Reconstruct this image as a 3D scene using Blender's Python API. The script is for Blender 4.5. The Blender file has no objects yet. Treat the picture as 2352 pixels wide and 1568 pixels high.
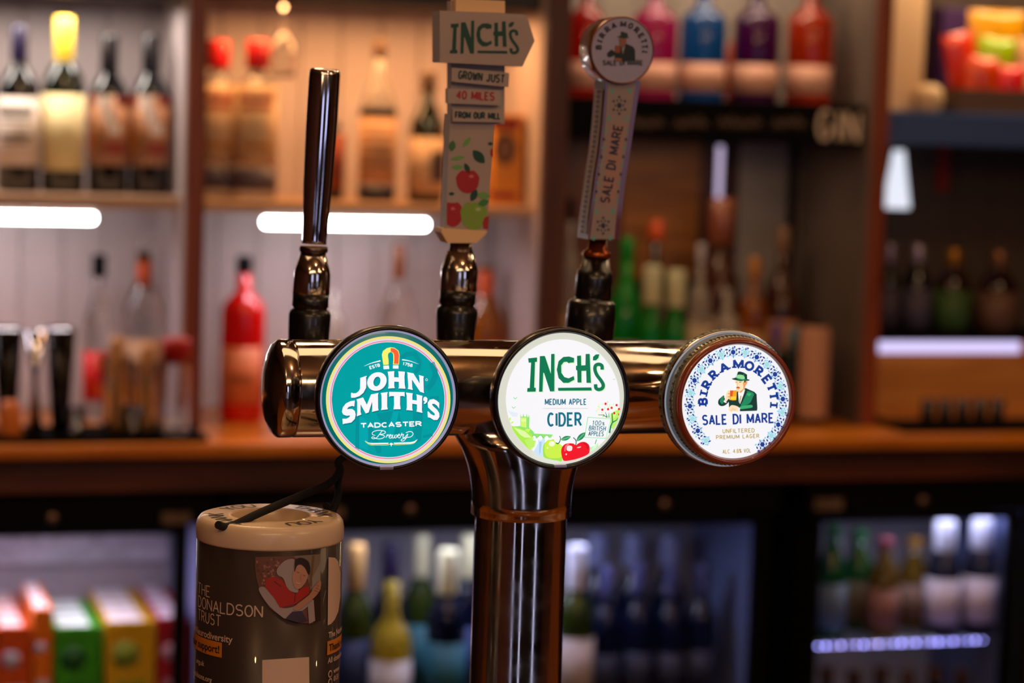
import bpy, bmesh, math, random
from mathutils import Vector, Matrix
from mathutils.geometry import tessellate_polygon
random.seed(7)
scene = bpy.context.scene
COL = scene.collection
R_ = math.radians

# ------------------------------------------------------------------ camera
FPX = 85 / 36 * 2352
YAW, PITCH, ROLL = R_(16.5), R_(-5.8), R_(1.8)
fw = Vector((math.sin(YAW) * math.cos(PITCH), math.cos(YAW) * math.cos(PITCH), math.sin(PITCH)))
rt = Vector((math.cos(YAW), -math.sin(YAW), 0))
up = rt.cross(fw)
rt, up = rt * math.cos(ROLL) + up * math.sin(ROLL), up * math.cos(ROLL) - rt * math.sin(ROLL)
def ray(x, y): return fw + rt * ((x - 1176) / FPX) + up * ((784 - y) / FPX)
CAM = Vector((0, 0, 1.38)) - ray(1100, 890) * 1.88
cd = bpy.data.cameras.new('camera'); cam = bpy.data.objects.new('camera', cd); COL.objects.link(cam)
cd.lens = 85; cd.sensor_width = 36; cd.clip_start = .05
cam.matrix_world = Matrix.Translation(CAM) @ Matrix((rt, up, -fw)).transposed().to_4x4()
cd.dof.use_dof = True; cd.dof.focus_distance = 1.765; cd.dof.aperture_fstop = 5.0
scene.camera = cam
def P(x, y, Y):                        # a point of the photo at depth plane Y
    d = ray(x, y); return CAM + d * ((Y - CAM.y) / d.y)
def dep(p): return (Vector(p) - CAM).dot(fw)
def px(n, p): return n * dep(p) / FPX   # n photo pixels as metres at point p

# ------------------------------------------------------------------ world, light, exposure
scene.view_settings.view_transform = 'Standard'; scene.view_settings.look = 'None'
scene.view_settings.exposure = 0; scene.view_settings.gamma = 1
w = bpy.data.worlds.new('world'); scene.world = w; w.use_nodes = True
w.node_tree.nodes['Background'].inputs[0].default_value = (.35, .25, .2, 1)
w.node_tree.nodes['Background'].inputs[1].default_value = .02
def area(name, loc, size, power, color, rot=(0, 0, 0), sy=None):
    l = bpy.data.lights.new(name, 'AREA'); l.energy = power; l.color = color; l.size = size
    if sy: l.shape = 'RECTANGLE'; l.size_y = sy
    o = bpy.data.objects.new(name, l); COL.objects.link(o); o.location = loc; o.rotation_euler = rot
    return o
WARM = (1, .62, .32); COOL = (.72, .75, 1); LILAC = (.93, .80, 1)
def bulb(name, loc, power, color, r=.03):
    l = bpy.data.lights.new(name, 'POINT'); l.energy = power; l.color = color; l.shadow_soft_size = r
    o = bpy.data.objects.new(name, l); COL.objects.link(o); o.location = loc
area('bar_ceiling_strip', (.55, .25, 2.52), 2.4, 9, WARM, sy=.5)             # warm strip over the bar
area('aisle_lamp', (-.1, 1.1, 2.5), .35, 8, WARM); area('aisle_lamp', (1.5, 1.1, 2.5), .35, 7, WARM)
area('room_lamp', (-.6, -2.6, 2.5), 1.6, 34, WARM, sy=.6)
area('room_lamp', (1.9, -2.2, 2.5), 1.2, 18, WARM, sy=.6)
for bx, by in ((-.9, -1.2), (.2, -.7), (1.1, -1.4), (2.2, -.6), (.7, -3.2), (-1.6, -3.0)): bulb('spot_bulb', (bx, by, 2.42), 4.5, WARM)
area('wine_bay_lamp', (-.20, 2.42, P(300, -6, 2.36).z - .012), .55, 2.7, (1, .88, .78), sy=.04)
area('amber_bay_lamp', (.45, 2.43, 1.750), .50, 3.7, (1, .47, .17), sy=.06)
area('gin_bay_lamp', (1.1, 2.40, 2.0), .5, 2.2, (1, .76, .52), sy=.06)
area('mirror_bay_fill', (1.02, 2.44, 1.53), .42, .55, (1, .7, .45), sy=.04)  # added fill that lifts the dark bay, no real fitting here
area('snack_bay_lamp', (1.75, 2.38, 2.0), .5, 3.0, (1, .72, .42), sy=.06)
area('wine_tube_light', (-.30, 2.42, 1.350), .56, .7, LILAC, sy=.02)
area('amber_tube_light', (.425, 2.42, 1.350), .30, .6, LILAC, sy=.02)
area('cooler_light', (-.22, 2.34, .855), .5, 2.0, LILAC, (R_(-12), 0, 0), sy=.03)
area('cooler_light', (.68, 2.34, .855), .5, 1.5, COOL, (R_(-12), 0, 0), sy=.03)
area('cooler_light', (1.65, 2.34, .862), .4, .7, COOL, (R_(-12), 0, 0), sy=.03)

# ------------------------------------------------------------------ materials
def lin(c):
    if isinstance(c, str):
        c = tuple(int(c[i:i + 2], 16) / 255 for i in (0, 2, 4))
    return tuple(v / 12.92 if v <= .04045 else ((v + .055) / 1.055) ** 2.4 for v in c) + (1,)
MC = {}
def mat(name, col, rough=.5, metal=0, emit=0, trans=0, coat=0, noise=0, scale=20, ior=1.45, bump=0, sheen=0):
    if name in MC: return MC[name]
    m = bpy.data.materials.new(name); m.use_nodes = True; MC[name] = m
    nt = m.node_tree; b = nt.nodes['Principled BSDF']; c = lin(col)
    b.inputs['Base Color'].default_value = c
    b.inputs['Roughness'].default_value = rough; b.inputs['Metallic'].default_value = metal
    b.inputs['IOR'].default_value = ior
    b.inputs['Transmission Weight'].default_value = trans
    b.inputs['Coat Weight'].default_value = coat
    if emit:
        b.inputs['Emission Color'].default_value = c; b.inputs['Emission Strength'].default_value = emit
        b.inputs['Base Color'].default_value = tuple(v * .25 for v in c[:3]) + (1,)
    if noise or bump:
        tc = nt.nodes.new('ShaderNodeTexCoord'); n = nt.nodes.new('ShaderNodeTexNoise')
        n.inputs['Scale'].default_value = scale; n.inputs['Detail'].default_value = 5
        nt.links.new(tc.outputs['Object'], n.inputs['Vector'])
        if noise:
            mx = nt.nodes.new('ShaderNodeMixRGB'); mx.blend_type = 'MULTIPLY'; mx.inputs[0].default_value = noise
            cr = nt.nodes.new('ShaderNodeValToRGB'); cr.color_ramp.elements[0].position = .35; cr.color_ramp.elements[1].position = .65
            nt.links.new(n.outputs['Fac'], cr.inputs[0]); nt.links.new(cr.outputs[0], mx.inputs[2])
            mx.inputs[1].default_value = b.inputs['Base Color'].default_value
            nt.links.new(mx.outputs[0], b.inputs['Base Color'])
        if bump:
            bp = nt.nodes.new('ShaderNodeBump'); bp.inputs['Strength'].default_value = bump; bp.inputs['Distance'].default_value = .001
            nt.links.new(n.outputs['Fac'], bp.inputs['Height']); nt.links.new(bp.outputs[0], b.inputs['Normal'])
    return m
def wood(name, c1, c2, rough=.35, axis='X', scale=3, coat=0):
    if name in MC: return MC[name]
    m = mat(name, c1, rough, coat=coat); nt = m.node_tree; b = nt.nodes['Principled BSDF']
    tc = nt.nodes.new('ShaderNodeTexCoord'); mp = nt.nodes.new('ShaderNodeMapping')
    s = [14, 14, 14]; s['XYZ'.index(axis)] = 1.2; mp.inputs['Scale'].default_value = s
    n = nt.nodes.new('ShaderNodeTexNoise'); n.inputs['Scale'].default_value = scale; n.inputs['Detail'].default_value = 6; n.inputs['Distortion'].default_value = .6
    cr = nt.nodes.new('ShaderNodeValToRGB'); cr.color_ramp.elements[0].color = lin(c2); cr.color_ramp.elements[1].color = lin(c1)
    cr.color_ramp.elements[0].position = .3; cr.color_ramp.elements[1].position = .65
    nt.links.new(tc.outputs['Object'], mp.inputs[0]); nt.links.new(mp.outputs[0], n.inputs['Vector'])
    nt.links.new(n.outputs['Fac'], cr.inputs[0]); nt.links.new(cr.outputs[0], b.inputs['Base Color'])
    return m
def metal_smudged(name, col, r0=.04, r1=.16, scale=30):
    if name in MC: return MC[name]
    m = mat(name, col, .08, 1); nt = m.node_tree; b = nt.nodes['Principled BSDF']
    tc = nt.nodes.new('ShaderNodeTexCoord'); n = nt.nodes.new('ShaderNodeTexNoise'); n.inputs['Scale'].default_value = scale; n.inputs['Detail'].default_value = 6
    mr = nt.nodes.new('ShaderNodeMapRange'); mr.inputs[1].default_value = .35; mr.inputs[2].default_value = .7; mr.inputs[3].default_value = r0; mr.inputs[4].default_value = r1
    nt.links.new(tc.outputs['Object'], n.inputs['Vector']); nt.links.new(n.outputs['Fac'], mr.inputs[0]); nt.links.new(mr.outputs[0], b.inputs['Roughness'])
    return m
CHROME = metal_smudged('chrome_smudged', 'c4bcb4', .05, .22, 45)
STEEL = metal_smudged('handle_chrome', 'd5d0d6', .05, .12)
BLACKP = mat('black_plastic', '08070a', .32, coat=.3, noise=.2, scale=60)
BLACKG = mat('gloss_black_rim', '0e0a0c', .28, coat=.25)
MATT = mat('matt_black', '040304', .75, noise=.3, scale=40)
MATT.node_tree.nodes['Principled BSDF'].inputs['Specular IOR Level'].default_value = .12
GLASS = mat('clear_glass', 'f4f2f0', .02, trans=1)
FROST = mat('milky_glass', 'cfc6bd', .25, trans=.7)
def ink(c, e=None):
    return mat('ink_' + c, c, .5) if e is None else mat('lit_%s_%s' % (c, e), c, .25, emit=e)

# ------------------------------------------------------------------ mesh helpers
def add_box(bm, x0, x1, y0, y1, z0, z1, bev=0, mi=0):
    r = bmesh.ops.create_cube(bm, size=1, matrix=Matrix.Translation(((x0 + x1) / 2, (y0 + y1) / 2, (z0 + z1) / 2)) @ Matrix.Diagonal((abs(x1 - x0), abs(y1 - y0), abs(z1 - z0), 1)))
    fs = set(f for v in r['verts'] for f in v.link_faces)
    if bev:
        es = set(e for f in fs for e in f.edges)
        rb = bmesh.ops.bevel(bm, geom=list(es), offset=bev, segments=2, affect='EDGES', profile=.6)
        fs = [f for f in fs if f.is_valid] + rb['faces']
    for f in fs:
        if f.is_valid: f.material_index = mi
def add_lathe(bm, prof, M=None, n=40, mi=0, a0=0, a1=360, sy=1, smooth=True, fn=None):
    M = M or Matrix(); full = abs(a1 - a0) >= 359.9; k = n if full else n + 1
    rings = []
    for r, z in prof:
        if r < 1e-6: rings.append([bm.verts.new(M @ Vector((0, 0, z)))] * k); continue
        ring = []
        for i in range(k):
            a = R_(a0 + (a1 - a0) * i / n); v = Vector((r * math.cos(a), r * math.sin(a) * sy, z))
            if fn: v = fn(v, a)
            ring.append(bm.verts.new(M @ v))
        rings.append(ring)
    for j in range(len(rings) - 1):
        A, B = rings[j], rings[j + 1]
        for i in range(n):
            q = [A[i], A[(i + 1) % k], B[(i + 1) % k], B[i]]; q2 = []
            for v in q:
                if v not in q2: q2.append(v)
            if len(q2) > 2:
                try: f = bm.faces.new(q2); f.material_index = mi; f.smooth = smooth
                except ValueError: pass
def add_tube(bm, pts, r, n=12, mi=0, closed=False, caps=True):
    pts = [Vector(p) for p in pts]; rs = r if isinstance(r, (list, tuple)) else [r] * len(pts)
    prev = None; rings = []
    for i, p in enumerate(pts):
        if closed: t = pts[(i + 1) % len(pts)] - pts[i - 1]
        else: t = pts[min(i + 1, len(pts) - 1)] - pts[max(i - 1, 0)]
        t.normalize()
        if prev is None:
            a = Vector((0, 0, 1)) if abs(t.z) < .9 else Vector((1, 0, 0)); nrm = t.cross(a).normalized()
        else: nrm = (prev - t * prev.dot(t)).normalized()
        prev = nrm; bn = t.cross(nrm)
        rings.append([bm.verts.new(p + (nrm * math.cos(2 * math.pi * k / n) + bn * math.sin(2 * math.pi * k / n)) * rs[i]) for k in range(n)])
    m = len(rings)
    for j in range(m if closed else m - 1):
        A, B = rings[j], rings[(j + 1) % m]
        for k in range(n):
            f = bm.faces.new((A[k], A[(k + 1) % n], B[(k + 1) % n], B[k])); f.smooth = True; f.material_index = mi
    if caps and not closed:
        for rr in (rings[0], rings[-1]):
            f = bm.faces.new(rr); f.material_index = mi
def add_prism(bm, pts, off, mi=0, mi_side=None):      # polygon of 3D points swept by vector off
    a = [bm.verts.new(Vector(p)) for p in pts]; b = [bm.verts.new(Vector(p) + off) for p in pts]
    n = len(a); idx = tessellate_polygon([[Vector(p) for p in pts]])
    for t in idx:
        f = bm.faces.new([a[i] for i in t]); f.material_index = mi
        f = bm.faces.new([b[i] for i in reversed(t)]); f.material_index = mi
    for i in range(n):
        f = bm.faces.new((a[i], a[(i + 1) % n], b[(i + 1) % n], b[i])); f.material_index = mi if mi_side is None else mi_side
def bez(p0, p1, p2, p3, n=8):
    o = []
    for i in range(n + 1):
        t = i / n; s = 1 - t
        o.append(tuple(s ** 3 * a + 3 * s * s * t * b + 3 * s * t * t * c + t ** 3 * d for a, b, c, d in zip(p0, p1, p2, p3)))
    return o
def smoothline(pts, n=4, closed=False):              # Catmull-Rom
    m = len(pts); o = []
    rng = range(m if closed else m - 1)
    for i in rng:
        g = lambda k: pts[k % m] if closed else pts[min(max(k, 0), m - 1)]
        p0, p1, p2, p3 = g(i - 1), g(i), g(i + 1), g(i + 2)
        for j in range(n):
            t = j / n
            o.append(tuple(.5 * (2 * b + (c - a) * t + (2 * a - 5 * b + 4 * c - d) * t * t + (3 * b - a - 3 * c + d) * t ** 3) for a, b, c, d in zip(p0, p1, p2, p3)))
    if not closed: o.append(tuple(pts[-1]))
    return o
def basis(n, roll=0):
    n = Vector(n).normalized(); ex = Vector((0, 0, 1)).cross(n).normalized(); ey = n.cross(ex)
    c, s = math.cos(roll), math.sin(roll)
    return ex * c + ey * s, ey * c - ex * s, n
def frame(o, n, roll=0):
    ex, ey, n = basis(n, roll)
    M = Matrix((ex, ey, n)).transposed().to_4x4(); M.translation = o; return M
AX_X = Matrix.Rotation(R_(90), 4, 'Y')                # local z -> +X

# ------------------------------------------------------------------ things
class Thing:
    def __init__(s, name, loc, label=None, cat=None, group=None, kind=None):
        s.o = bpy.data.objects.new(name, None); COL.objects.link(s.o); s.o.location = loc
        s.L = Vector(loc); s.o.empty_display_size = .05; tag(s.o, label, cat, group, kind)
    def part(s, name, bm, mats, parent=None, label=None, smooth=None, kind=None):
        return link(name, bm, mats, parent or s.o, s.L, label=label, kind=kind)
def tag(o, label=None, cat=None, group=None, kind=None):
    for k, v in (('label', label), ('category', cat), ('group', group), ('kind', kind)):
        if v: o[k] = v
def link(name, bm, mats, parent, L, label=None, cat=None, group=None, kind=None):
    L = Vector(L); bmesh.ops.translate(bm, verts=bm.verts, vec=-L)
    bmesh.ops.recalc_face_normals(bm, faces=bm.faces)
    me = bpy.data.meshes.new(name); bm.to_mesh(me); bm.free()
    for m in (mats if isinstance(mats, (list, tuple)) else [mats]): me.materials.append(m)
    o = bpy.data.objects.new(name, me); COL.objects.link(o)
    if parent is None: o.location = L
    else: o.parent = parent
    tag(o, label, cat, group, kind); return o
def solo(name, bm, mats, loc, label, cat, group=None): return link(name, bm, mats, None, loc, label, cat, group)
def struct(name, bm, mats): return link(name, bm, mats, None, (0, 0, 0), kind='structure')
def copy_thing(o, loc, label=None, group=None):
    r = o.copy(); COL.objects.link(r); r.location = loc
    if label: r['label'] = label
    if group: r['group'] = group
    def rec(a, b):
        for ch in [c for c in bpy.data.objects if c.parent == a]:
            d = ch.copy(); COL.objects.link(d); d.parent = b; rec(ch, d)
    rec(o, r); return r
NB = bmesh.new

# ------------------------------------------------------------------ flat artwork
wd_eps = .02
class Art:
    def __init__(s): s.p = []; s.mats = []
    def mi(s, m):
        if m not in s.mats: s.mats.append(m)
        return s.mats.index(m)
    def poly(s, pts, m, L=1): s.p.append(([tuple(p[:2]) for p in pts], s.mi(m), L))
    def ring(s, cx, cy, a, b, r0, r1, m, L=1, n=72, a0=0, a1=360, rot=0):
        cr, sr = math.cos(rot), math.sin(rot)
        def q(r, t):
            x, y = a * r * math.cos(t), b * r * math.sin(t); return (cx + x * cr - y * sr, cy + x * sr + y * cr)
        for i in range(n):
            t0, t1 = R_(a0 + (a1 - a0) * i / n), R_(a0 + (a1 - a0) * (i + 1) / n)
            if r0 <= 0: s.poly([(cx, cy), q(r1, t0), q(r1, t1)], m, L)
            else: s.poly([q(r0, t0), q(r1, t0), q(r1, t1), q(r0, t1)], m, L)
    def disc(s, cx, cy, a, b, m, L=1, n=28, rot=0): s.poly([(cx + a * math.cos(t) * math.cos(rot) - b * math.sin(t) * math.sin(rot), cy + a * math.cos(t) * math.sin(rot) + b * math.sin(t) * math.cos(rot)) for t in [2 * math.pi * i / n for i in range(n)]], m, L)
    def stroke(s, pts, wd, m, L=1, joins=True):      # a mitred ribbon along pts
        n = len(pts); ws = wd if isinstance(wd, (list, tuple)) else [wd] * n
        if len(ws) != n: ws = [ws[0] + (ws[-1] - ws[0]) * i / (n - 1) for i in range(n)]
        q = [(pts[0][0], pts[0][1], ws[0])]
        for p, w_ in zip(pts[1:], ws[1:]):
            if math.hypot(p[0] - q[-1][0], p[1] - q[-1][1]) > wd_eps * max(w_, 1e-9): q.append((p[0], p[1], w_))
        n = len(q)
        if n < 2: return
        for i in range(1, n - 1):                     # a very sharp corner: two ribbons that overlap there
            a, b, c = q[i - 1], q[i], q[i + 1]; d0, d1 = math.hypot(b[0] - a[0], b[1] - a[1]), math.hypot(c[0] - b[0], c[1] - b[1])
            u0, u1 = ((b[0] - a[0]) / d0, (b[1] - a[1]) / d0), ((c[0] - b[0]) / d1, (c[1] - b[1]) / d1)
            if u0[0] * u1[0] + u0[1] * u1[1] < -.45 and min(d0, d1) > b[2]:
                e = b[2] * .12
                s.stroke([p[:2] for p in q[:i]] + [(b[0] + u0[0] * e, b[1] + u0[1] * e)], [p[2] for p in q[:i + 1]], m, L)
                s.stroke([(b[0] - u1[0] * e, b[1] - u1[1] * e)] + [p[:2] for p in q[i + 1:]], [p[2] for p in q[i:]], m, L + .2)
                return
        cl = n > 4 and math.hypot(q[0][0] - q[-1][0], q[0][1] - q[-1][1]) < .05 * q[0][2] + 1e-9
        if cl: q = q[:-1]; n -= 1
        def dr(i):
            a, b = q[i % n], q[(i + 1) % n]; d = math.hypot(b[0] - a[0], b[1] - a[1]); return ((b[0] - a[0]) / d, (b[1] - a[1]) / d)
        lo, ro = [], []
        for i in range(n):
            d0 = dr(i - 1) if (i or cl) else dr(i); d1 = dr(i) if (i < n - 1 or cl) else dr(i - 1)
            n0, n1 = (-d0[1], d0[0]), (-d1[1], d1[0]); mx_, my = n0[0] + n1[0], n0[1] + n1[1]; k = math.hypot(mx_, my)
            if k < .35: mx_, my, k = n0[0], n0[1], 2
            f = min(2 / k, 1.9) * q[i][2] / 2 / (k if k else 1) if k != 2 else q[i][2] / 2 / math.hypot(mx_, my)
            lo.append((q[i][0] + mx_ * f, q[i][1] + my * f)); ro.append((q[i][0] - mx_ * f, q[i][1] - my * f))
        for i in range(n if cl else n - 1):
            j = (i + 1) % n; s.poly([lo[i], lo[j], ro[j], ro[i]], m, L)
    def leaf(s, x, y, ln, wd, ang, m, L=1):
        a = R_(ang); pts = []
        for i in range(13):
            t = i / 12; pts.append((t * ln, wd / 2 * math.sin(math.pi * t) ** .8))
        pts += [(u, -v) for u, v in reversed(pts[1:-1])]
        s.poly([(x + u * math.cos(a) - v * math.sin(a), y + u * math.sin(a) + v * math.cos(a)) for u, v in pts], m, L)
    def build(s, mapf, strips=None):
        bm = NB()
        for pts, mi, L in s.p:
            if strips:
                b2 = NB(); vs = [b2.verts.new((x, y, 0)) for x, y in pts]
                for t in tessellate_polygon([[Vector((x, y, 0)) for x, y in pts]]):
                    try: b2.faces.new([vs[i] for i in t])
                    except ValueError: pass
                xs = [p[0] for p in pts]; x = math.floor(min(xs) / strips) * strips + strips
                while x < max(xs):
                    bmesh.ops.bisect_plane(b2, geom=b2.verts[:] + b2.edges[:] + b2.faces[:], plane_co=(x, 0, 0), plane_no=(1, 0, 0)); x += strips
                mp = {v: bm.verts.new(mapf(v.co.x, v.co.y, L)) for v in b2.verts}
                for f in b2.faces:
                    g = bm.faces.new([mp[v] for v in f.verts]); g.material_index = mi
                b2.free()
            else:
                vs = [bm.verts.new(mapf(x, y, L)) for x, y in pts]
                if len(vs) <= 4 and len(vs) > 2 and len(pts) == 3: idx = [(0, 1, 2)]
                else: idx = tessellate_polygon([[Vector((x, y, 0)) for x, y in pts]])
                for t in idx:
                    try: f = bm.faces.new([vs[i] for i in t]); f.material_index = mi
                    except ValueError: pass
        return bm
def arc(cx, cy, rx, ry, a0, a1, n=10): return [(cx + rx * math.cos(R_(a0 + (a1 - a0) * i / n)), cy + ry * math.sin(R_(a0 + (a1 - a0) * i / n))) for i in range(n + 1)]
GL = {
 'A': [[(0, 0), (.5, 1), (1, 0)], [(.2, .33), (.8, .33)]],
 'B': [[(0, 0), (0, 1)], [(0, 1), (.5, 1)] + arc(.5, .76, .38, .24, 90, -90) + [(0, .52)], [(.5, .52)] + arc(.55, .26, .42, .26, 90, -90) + [(0, 0)]],
 'C': [arc(.52, .5, .5, .5, 48, 312, 18)],
 'D': [[(0, 0), (0, 1), (.4, 1)] + arc(.4, .5, .6, .5, 90, -90, 14) + [(0, 0)]],
 'E': [[(1, 1), (0, 1), (0, 0), (1, 0)], [(0, .5), (.8, .5)]],
 'F': [[(1, 1), (0, 1), (0, 0)], [(0, .5), (.8, .5)]],
 'G': [arc(.52, .5, .5, .5, 48, 345, 18) + [(1.0, .45), (.6, .45)]],
 'H': [[(0, 0), (0, 1)], [(1, 0), (1, 1)], [(0, .5), (1, .5)]],
 'I': [[(0, 0), (0, 1)]],
 'J': [[(.8, 1), (.8, .3)] + arc(.42, .3, .38, .3, 0, -160)],
 'K': [[(0, 0), (0, 1)], [(.95, 1), (0, .4)], [(.3, .6), (1, 0)]],
 'L': [[(0, 1), (0, 0), (1, 0)]],
 'M': [[(0, 0), (0, 1), (.5, .15), (1, 1), (1, 0)]],
 'N': [[(0, 0), (0, 1), (1, 0), (1, 1)]],
 'O': [arc(.5, .5, .5, .5, 0, 360, 28)],
 'P': [[(0, 0), (0, 1), (.5, 1)] + arc(.5, .73, .45, .27, 90, -90) + [(0, .46)]],
 'R': [[(0, 0), (0, 1), (.5, 1)] + arc(.5, .74, .42, .26, 90, -90) + [(0, .48)], [(.45, .48), (1, 0)]],
 'S': [arc(.5, .75, .45, .25, 30, 250, 12) + arc(.5, .26, .47, .26, 80, -150, 12)],
 'T': [[(0, 1), (1, 1)], [(.5, 1), (.5, 0)]],
 'U': [[(0, 1), (0, .35)] + arc(.5, .35, .5, .35, 180, 360, 12) + [(1, 1)]],
 'V': [[(0, 1), (.5, 0), (1, 1)]],
 'W': [[(0, 1), (.25, 0), (.5, .8), (.75, 0), (1, 1)]],
 'Y': [[(0, 1), (.5, .5), (1, 1)], [(.5, .5), (.5, 0)]],
 '0': [arc(.5, .5, .5, .5, 0, 360, 24)],
 '1': [[(.1, .75), (.5, 1), (.5, 0)]],
 '4': [[(.75, 0), (.75, 1), (0, .3), (1, .3)]],
 '5': [[(.9, 1), (.15, 1), (.1, .55)] + arc(.48, .32, .48, .32, 120, -150, 12)],
 '6': [arc(.5, .32, .47, .32, 0, 360, 18), [(.05, .4), (.25, .8), (.75, 1)]],
 '7': [[(0, 1), (1, 1), (.35, 0)]],
 '8': [arc(.5, .75, .4, .25, 0, 360, 16), arc(.5, .26, .48, .26, 0, 360, 16)],
 '%': [arc(.2, .8, .2, .2, 0, 360, 12), arc(.8, .2, .2, .2, 0, 360, 12), [(.85, 1), (.15, 0)]],
 '.': [[(0, 0), (0, .1)]], "'": [[(.1, 1), (0, .75)]], ' ': []}
def glyph(art, ch, org, ex, ey, wd, m, L=1, slab=0):    # ex = one glyph width, ey = one cap height, as 2D vectors
    f = lambda p: (org[0] + ex[0] * p[0] + ey[0] * p[1], org[1] + ex[1] * p[0] + ey[1] * p[1])
    for pl in GL[ch]:
        art.stroke([f(p) for p in pl], wd, m, L)
        if slab:
            for e, nb in ((pl[0], pl[1]), (pl[-1], pl[-2])):
                if e[1] in (0, 1) and abs(e[1] - nb[1]) > .4 and ch not in 'OCS':
                    c = f(e); d = math.hypot(*ex); u = (ex[0] / d, ex[1] / d) if d else (1, 0)
                    sg = 1 if e[1] == 0 else -1; h = math.hypot(*ey); v = (ey[0] / h, ey[1] / h)
                    k = wd * slab; c = (c[0] + v[0] * sg * wd * .3, c[1] + v[1] * sg * wd * .3)
                    art.stroke([(c[0] - u[0] * k, c[1] - u[1] * k), (c[0] + u[0] * k, c[1] + u[1] * k)], wd * .62, m, L)
WID = {'I': .0, 'M': 1.25, '.': .0, "'": .12, ' ': .55, 'W': 1.3, '1': .6, 'E': .85, 'L': .8, 'F': .8, '%': 1}
def text(art, s, x0, y0, x1, y1, h, wd, m, L=1, slab=0, gap=.45, shear=0):   # baseline from (x0,y0) to (x1,y1), cap height h (y down)
    tot = sum(WID.get(c, 1) for c in s) + gap * (len(s) - 1); dx, dy = (x1 - x0) / tot, (y1 - y0) / tot
    d = math.hypot(dx, dy); ny = (dy / d * h + shear * dx / d * h, -dx / d * h); c = 0
    for ch in s:
        k = WID.get(ch, 1)
        glyph(art, ch, (x0 + dx * c, y0 + dy * c), (dx * (k or 1), dy * (k or 1)), ny, wd, m, L, slab); c += k + gap
def shift(pts, f): return [f(*p) for p in pts]

# ================================================================== ROOM
WALL = mat('dark_plaster', '5a2f1c', .8, noise=.3, scale=4)
CREAM = mat('ceiling_cream', 'b98f62', .8, noise=.1, scale=3)
FLOORW = wood('floor_boards', '40261a', '22140c', .4, 'Y')
X0, X1, Y0, Y1, ZC = -2.6, 4.2, -4.2, 2.74, 2.6
b = NB(); add_box(b, X0, X1, Y0, Y1, -.05, 0); struct('floor', b, FLOORW)
b = NB(); add_box(b, X0, X1, Y0, Y1, ZC, ZC + .05); struct('ceiling', b, CREAM)
b = NB(); add_box(b, X0 - .08, X0, Y0, Y1, 0, ZC); struct('wall_left', b, WALL)
b = NB(); add_box(b, X1, X1 + .08, Y0, Y1, 0, ZC); struct('wall_right', b, WALL)
b = NB(); add_box(b, X0, X1, Y1, Y1 + .08, 0, ZC); struct('wall_back', b, mat('back_plaster', '3a2a22', .8, noise=.2, scale=5))
b = NB(); add_box(b, X0, X1, Y0 - .08, Y0, 0, ZC); struct('wall_front', b, mat('brown_black_plaster', '140c09', .8, noise=.3, scale=4))
DAY = mat('window_daylight', 'c8cfff', .4, emit=2.4); WFR = wood('window_wood', '7a3f1c', '4a2410', .4, 'Z')
for i, (xa, xb, za, zb) in enumerate([(-2.45, -2.3, .15, 1.1), (-.86, -.70, .15, 1.1), (1.7, 1.92, .15, 1.1), (-1.05, -.45, 1.3, 2.2), (1.35, 2.05, 1.3, 2.2)]):
    b = NB(); add_box(b, xa, xb, Y0 + .002, Y0 + .012, za, zb)
    pane = struct('window_%d' % (i + 1), b, DAY)
    b = NB()
    for q in ((xa - .05, xa, za - .05, zb + .05), (xb, xb + .05, za - .05, zb + .05), (xa, xb, za - .05, za), (xa, xb, zb, zb + .05)): add_box(b, q[0], q[1], Y0 + .001, Y0 + .05, q[2], q[3], .004)
    link('window_frame', b, WFR, pane, (0, 0, 0))

# ------------------------------------------------------------------ front bar counter under the tower
BARZ = 1.0
b = NB(); add_box(b, -2.0, 3.2, -.42, .34, BARZ - .04, BARZ, .008)
OAK = wood('bar_top_wood', '9a5520', '5c2d0e', .22, 'X', coat=.4)
DKW = wood('dark_panelling', '4a2210', '2a1208', .4, 'Z')
t = Thing('bar_counter', (.6, -.04, 0), 'polished brown wooden bar counter carrying the chrome tap tower', 'bar')
t.part('bar_top', b, OAK)
b = NB(); add_box(b, -1.95, 3.15, -.30, .28, .0, BARZ - .04); t.part('body', b, DKW)

# ================================================================== BACK BAR SHELVING
YS = 2.36                                            # front edges of shelves
BACK = 2.64
RED = wood('red_brown_post', '8a3f1e', '5c2510', .42, 'Z')
DKRED = wood('dark_brown_post', '5a2c16', '3a1a0c', .45, 'Z')
WHITE = mat('painted_panelling', 'b2a4a4', .55, noise=.06, scale=8)
SHELFW = mat('shelf_edge_paint', 'b58f72', .5, noise=.12, scale=12)
def zx(x, y, Y=YS): return P(x, y, Y).z
xL0, xL1 = P(431, 250, 2.33).x, P(470, 250, 2.33).x
xM0, xM1 = P(1250, 250, 2.33).x, P(1306, 250, 2.33).x
xR0, xR1 = P(2009, 250, 2.33).x, P(2042, 250, 2.33).x
CT = 1.0115; CP = CT + .0005                                          # worktop surface
tops = 2.25
sh = Thing('shelving_unit', (.6, 2.5, CT), 'wood and white panelled back bar shelving with reddish posts', 'shelving')
for k, (a, c, m) in enumerate(((xL0, xL1, RED), (xM0, xM1, DKRED), (xR0, xR1, RED))):
    b = NB(); add_box(b, a, c, 2.325, BACK, CP, tops, .003); sh.part('upright_post', b, m)
def panelling(x0, x1, z0, z1, m, Yb=BACK, pitch=.075):
    b = NB(); x = x0
    while x < x1 - 1e-4:
        e = min(x + pitch, x1)
        add_box(b, x + .001, e - .001, Yb - .012, Yb, z0, z1, .0022); x = e
    add_box(b, x0, x1, Yb, Yb + .01, z0, z1); return b
XLL = -1.1
zs1 = zx(200, 449); zs1b = zx(200, 479)              # wine shelf
zs2 = zx(800, 468); zs2b = zx(800, 492)
ztop = 1.757
sh.part('back_panel', panelling(XLL, xL0, CP, tops, WHITE), WHITE)
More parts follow.
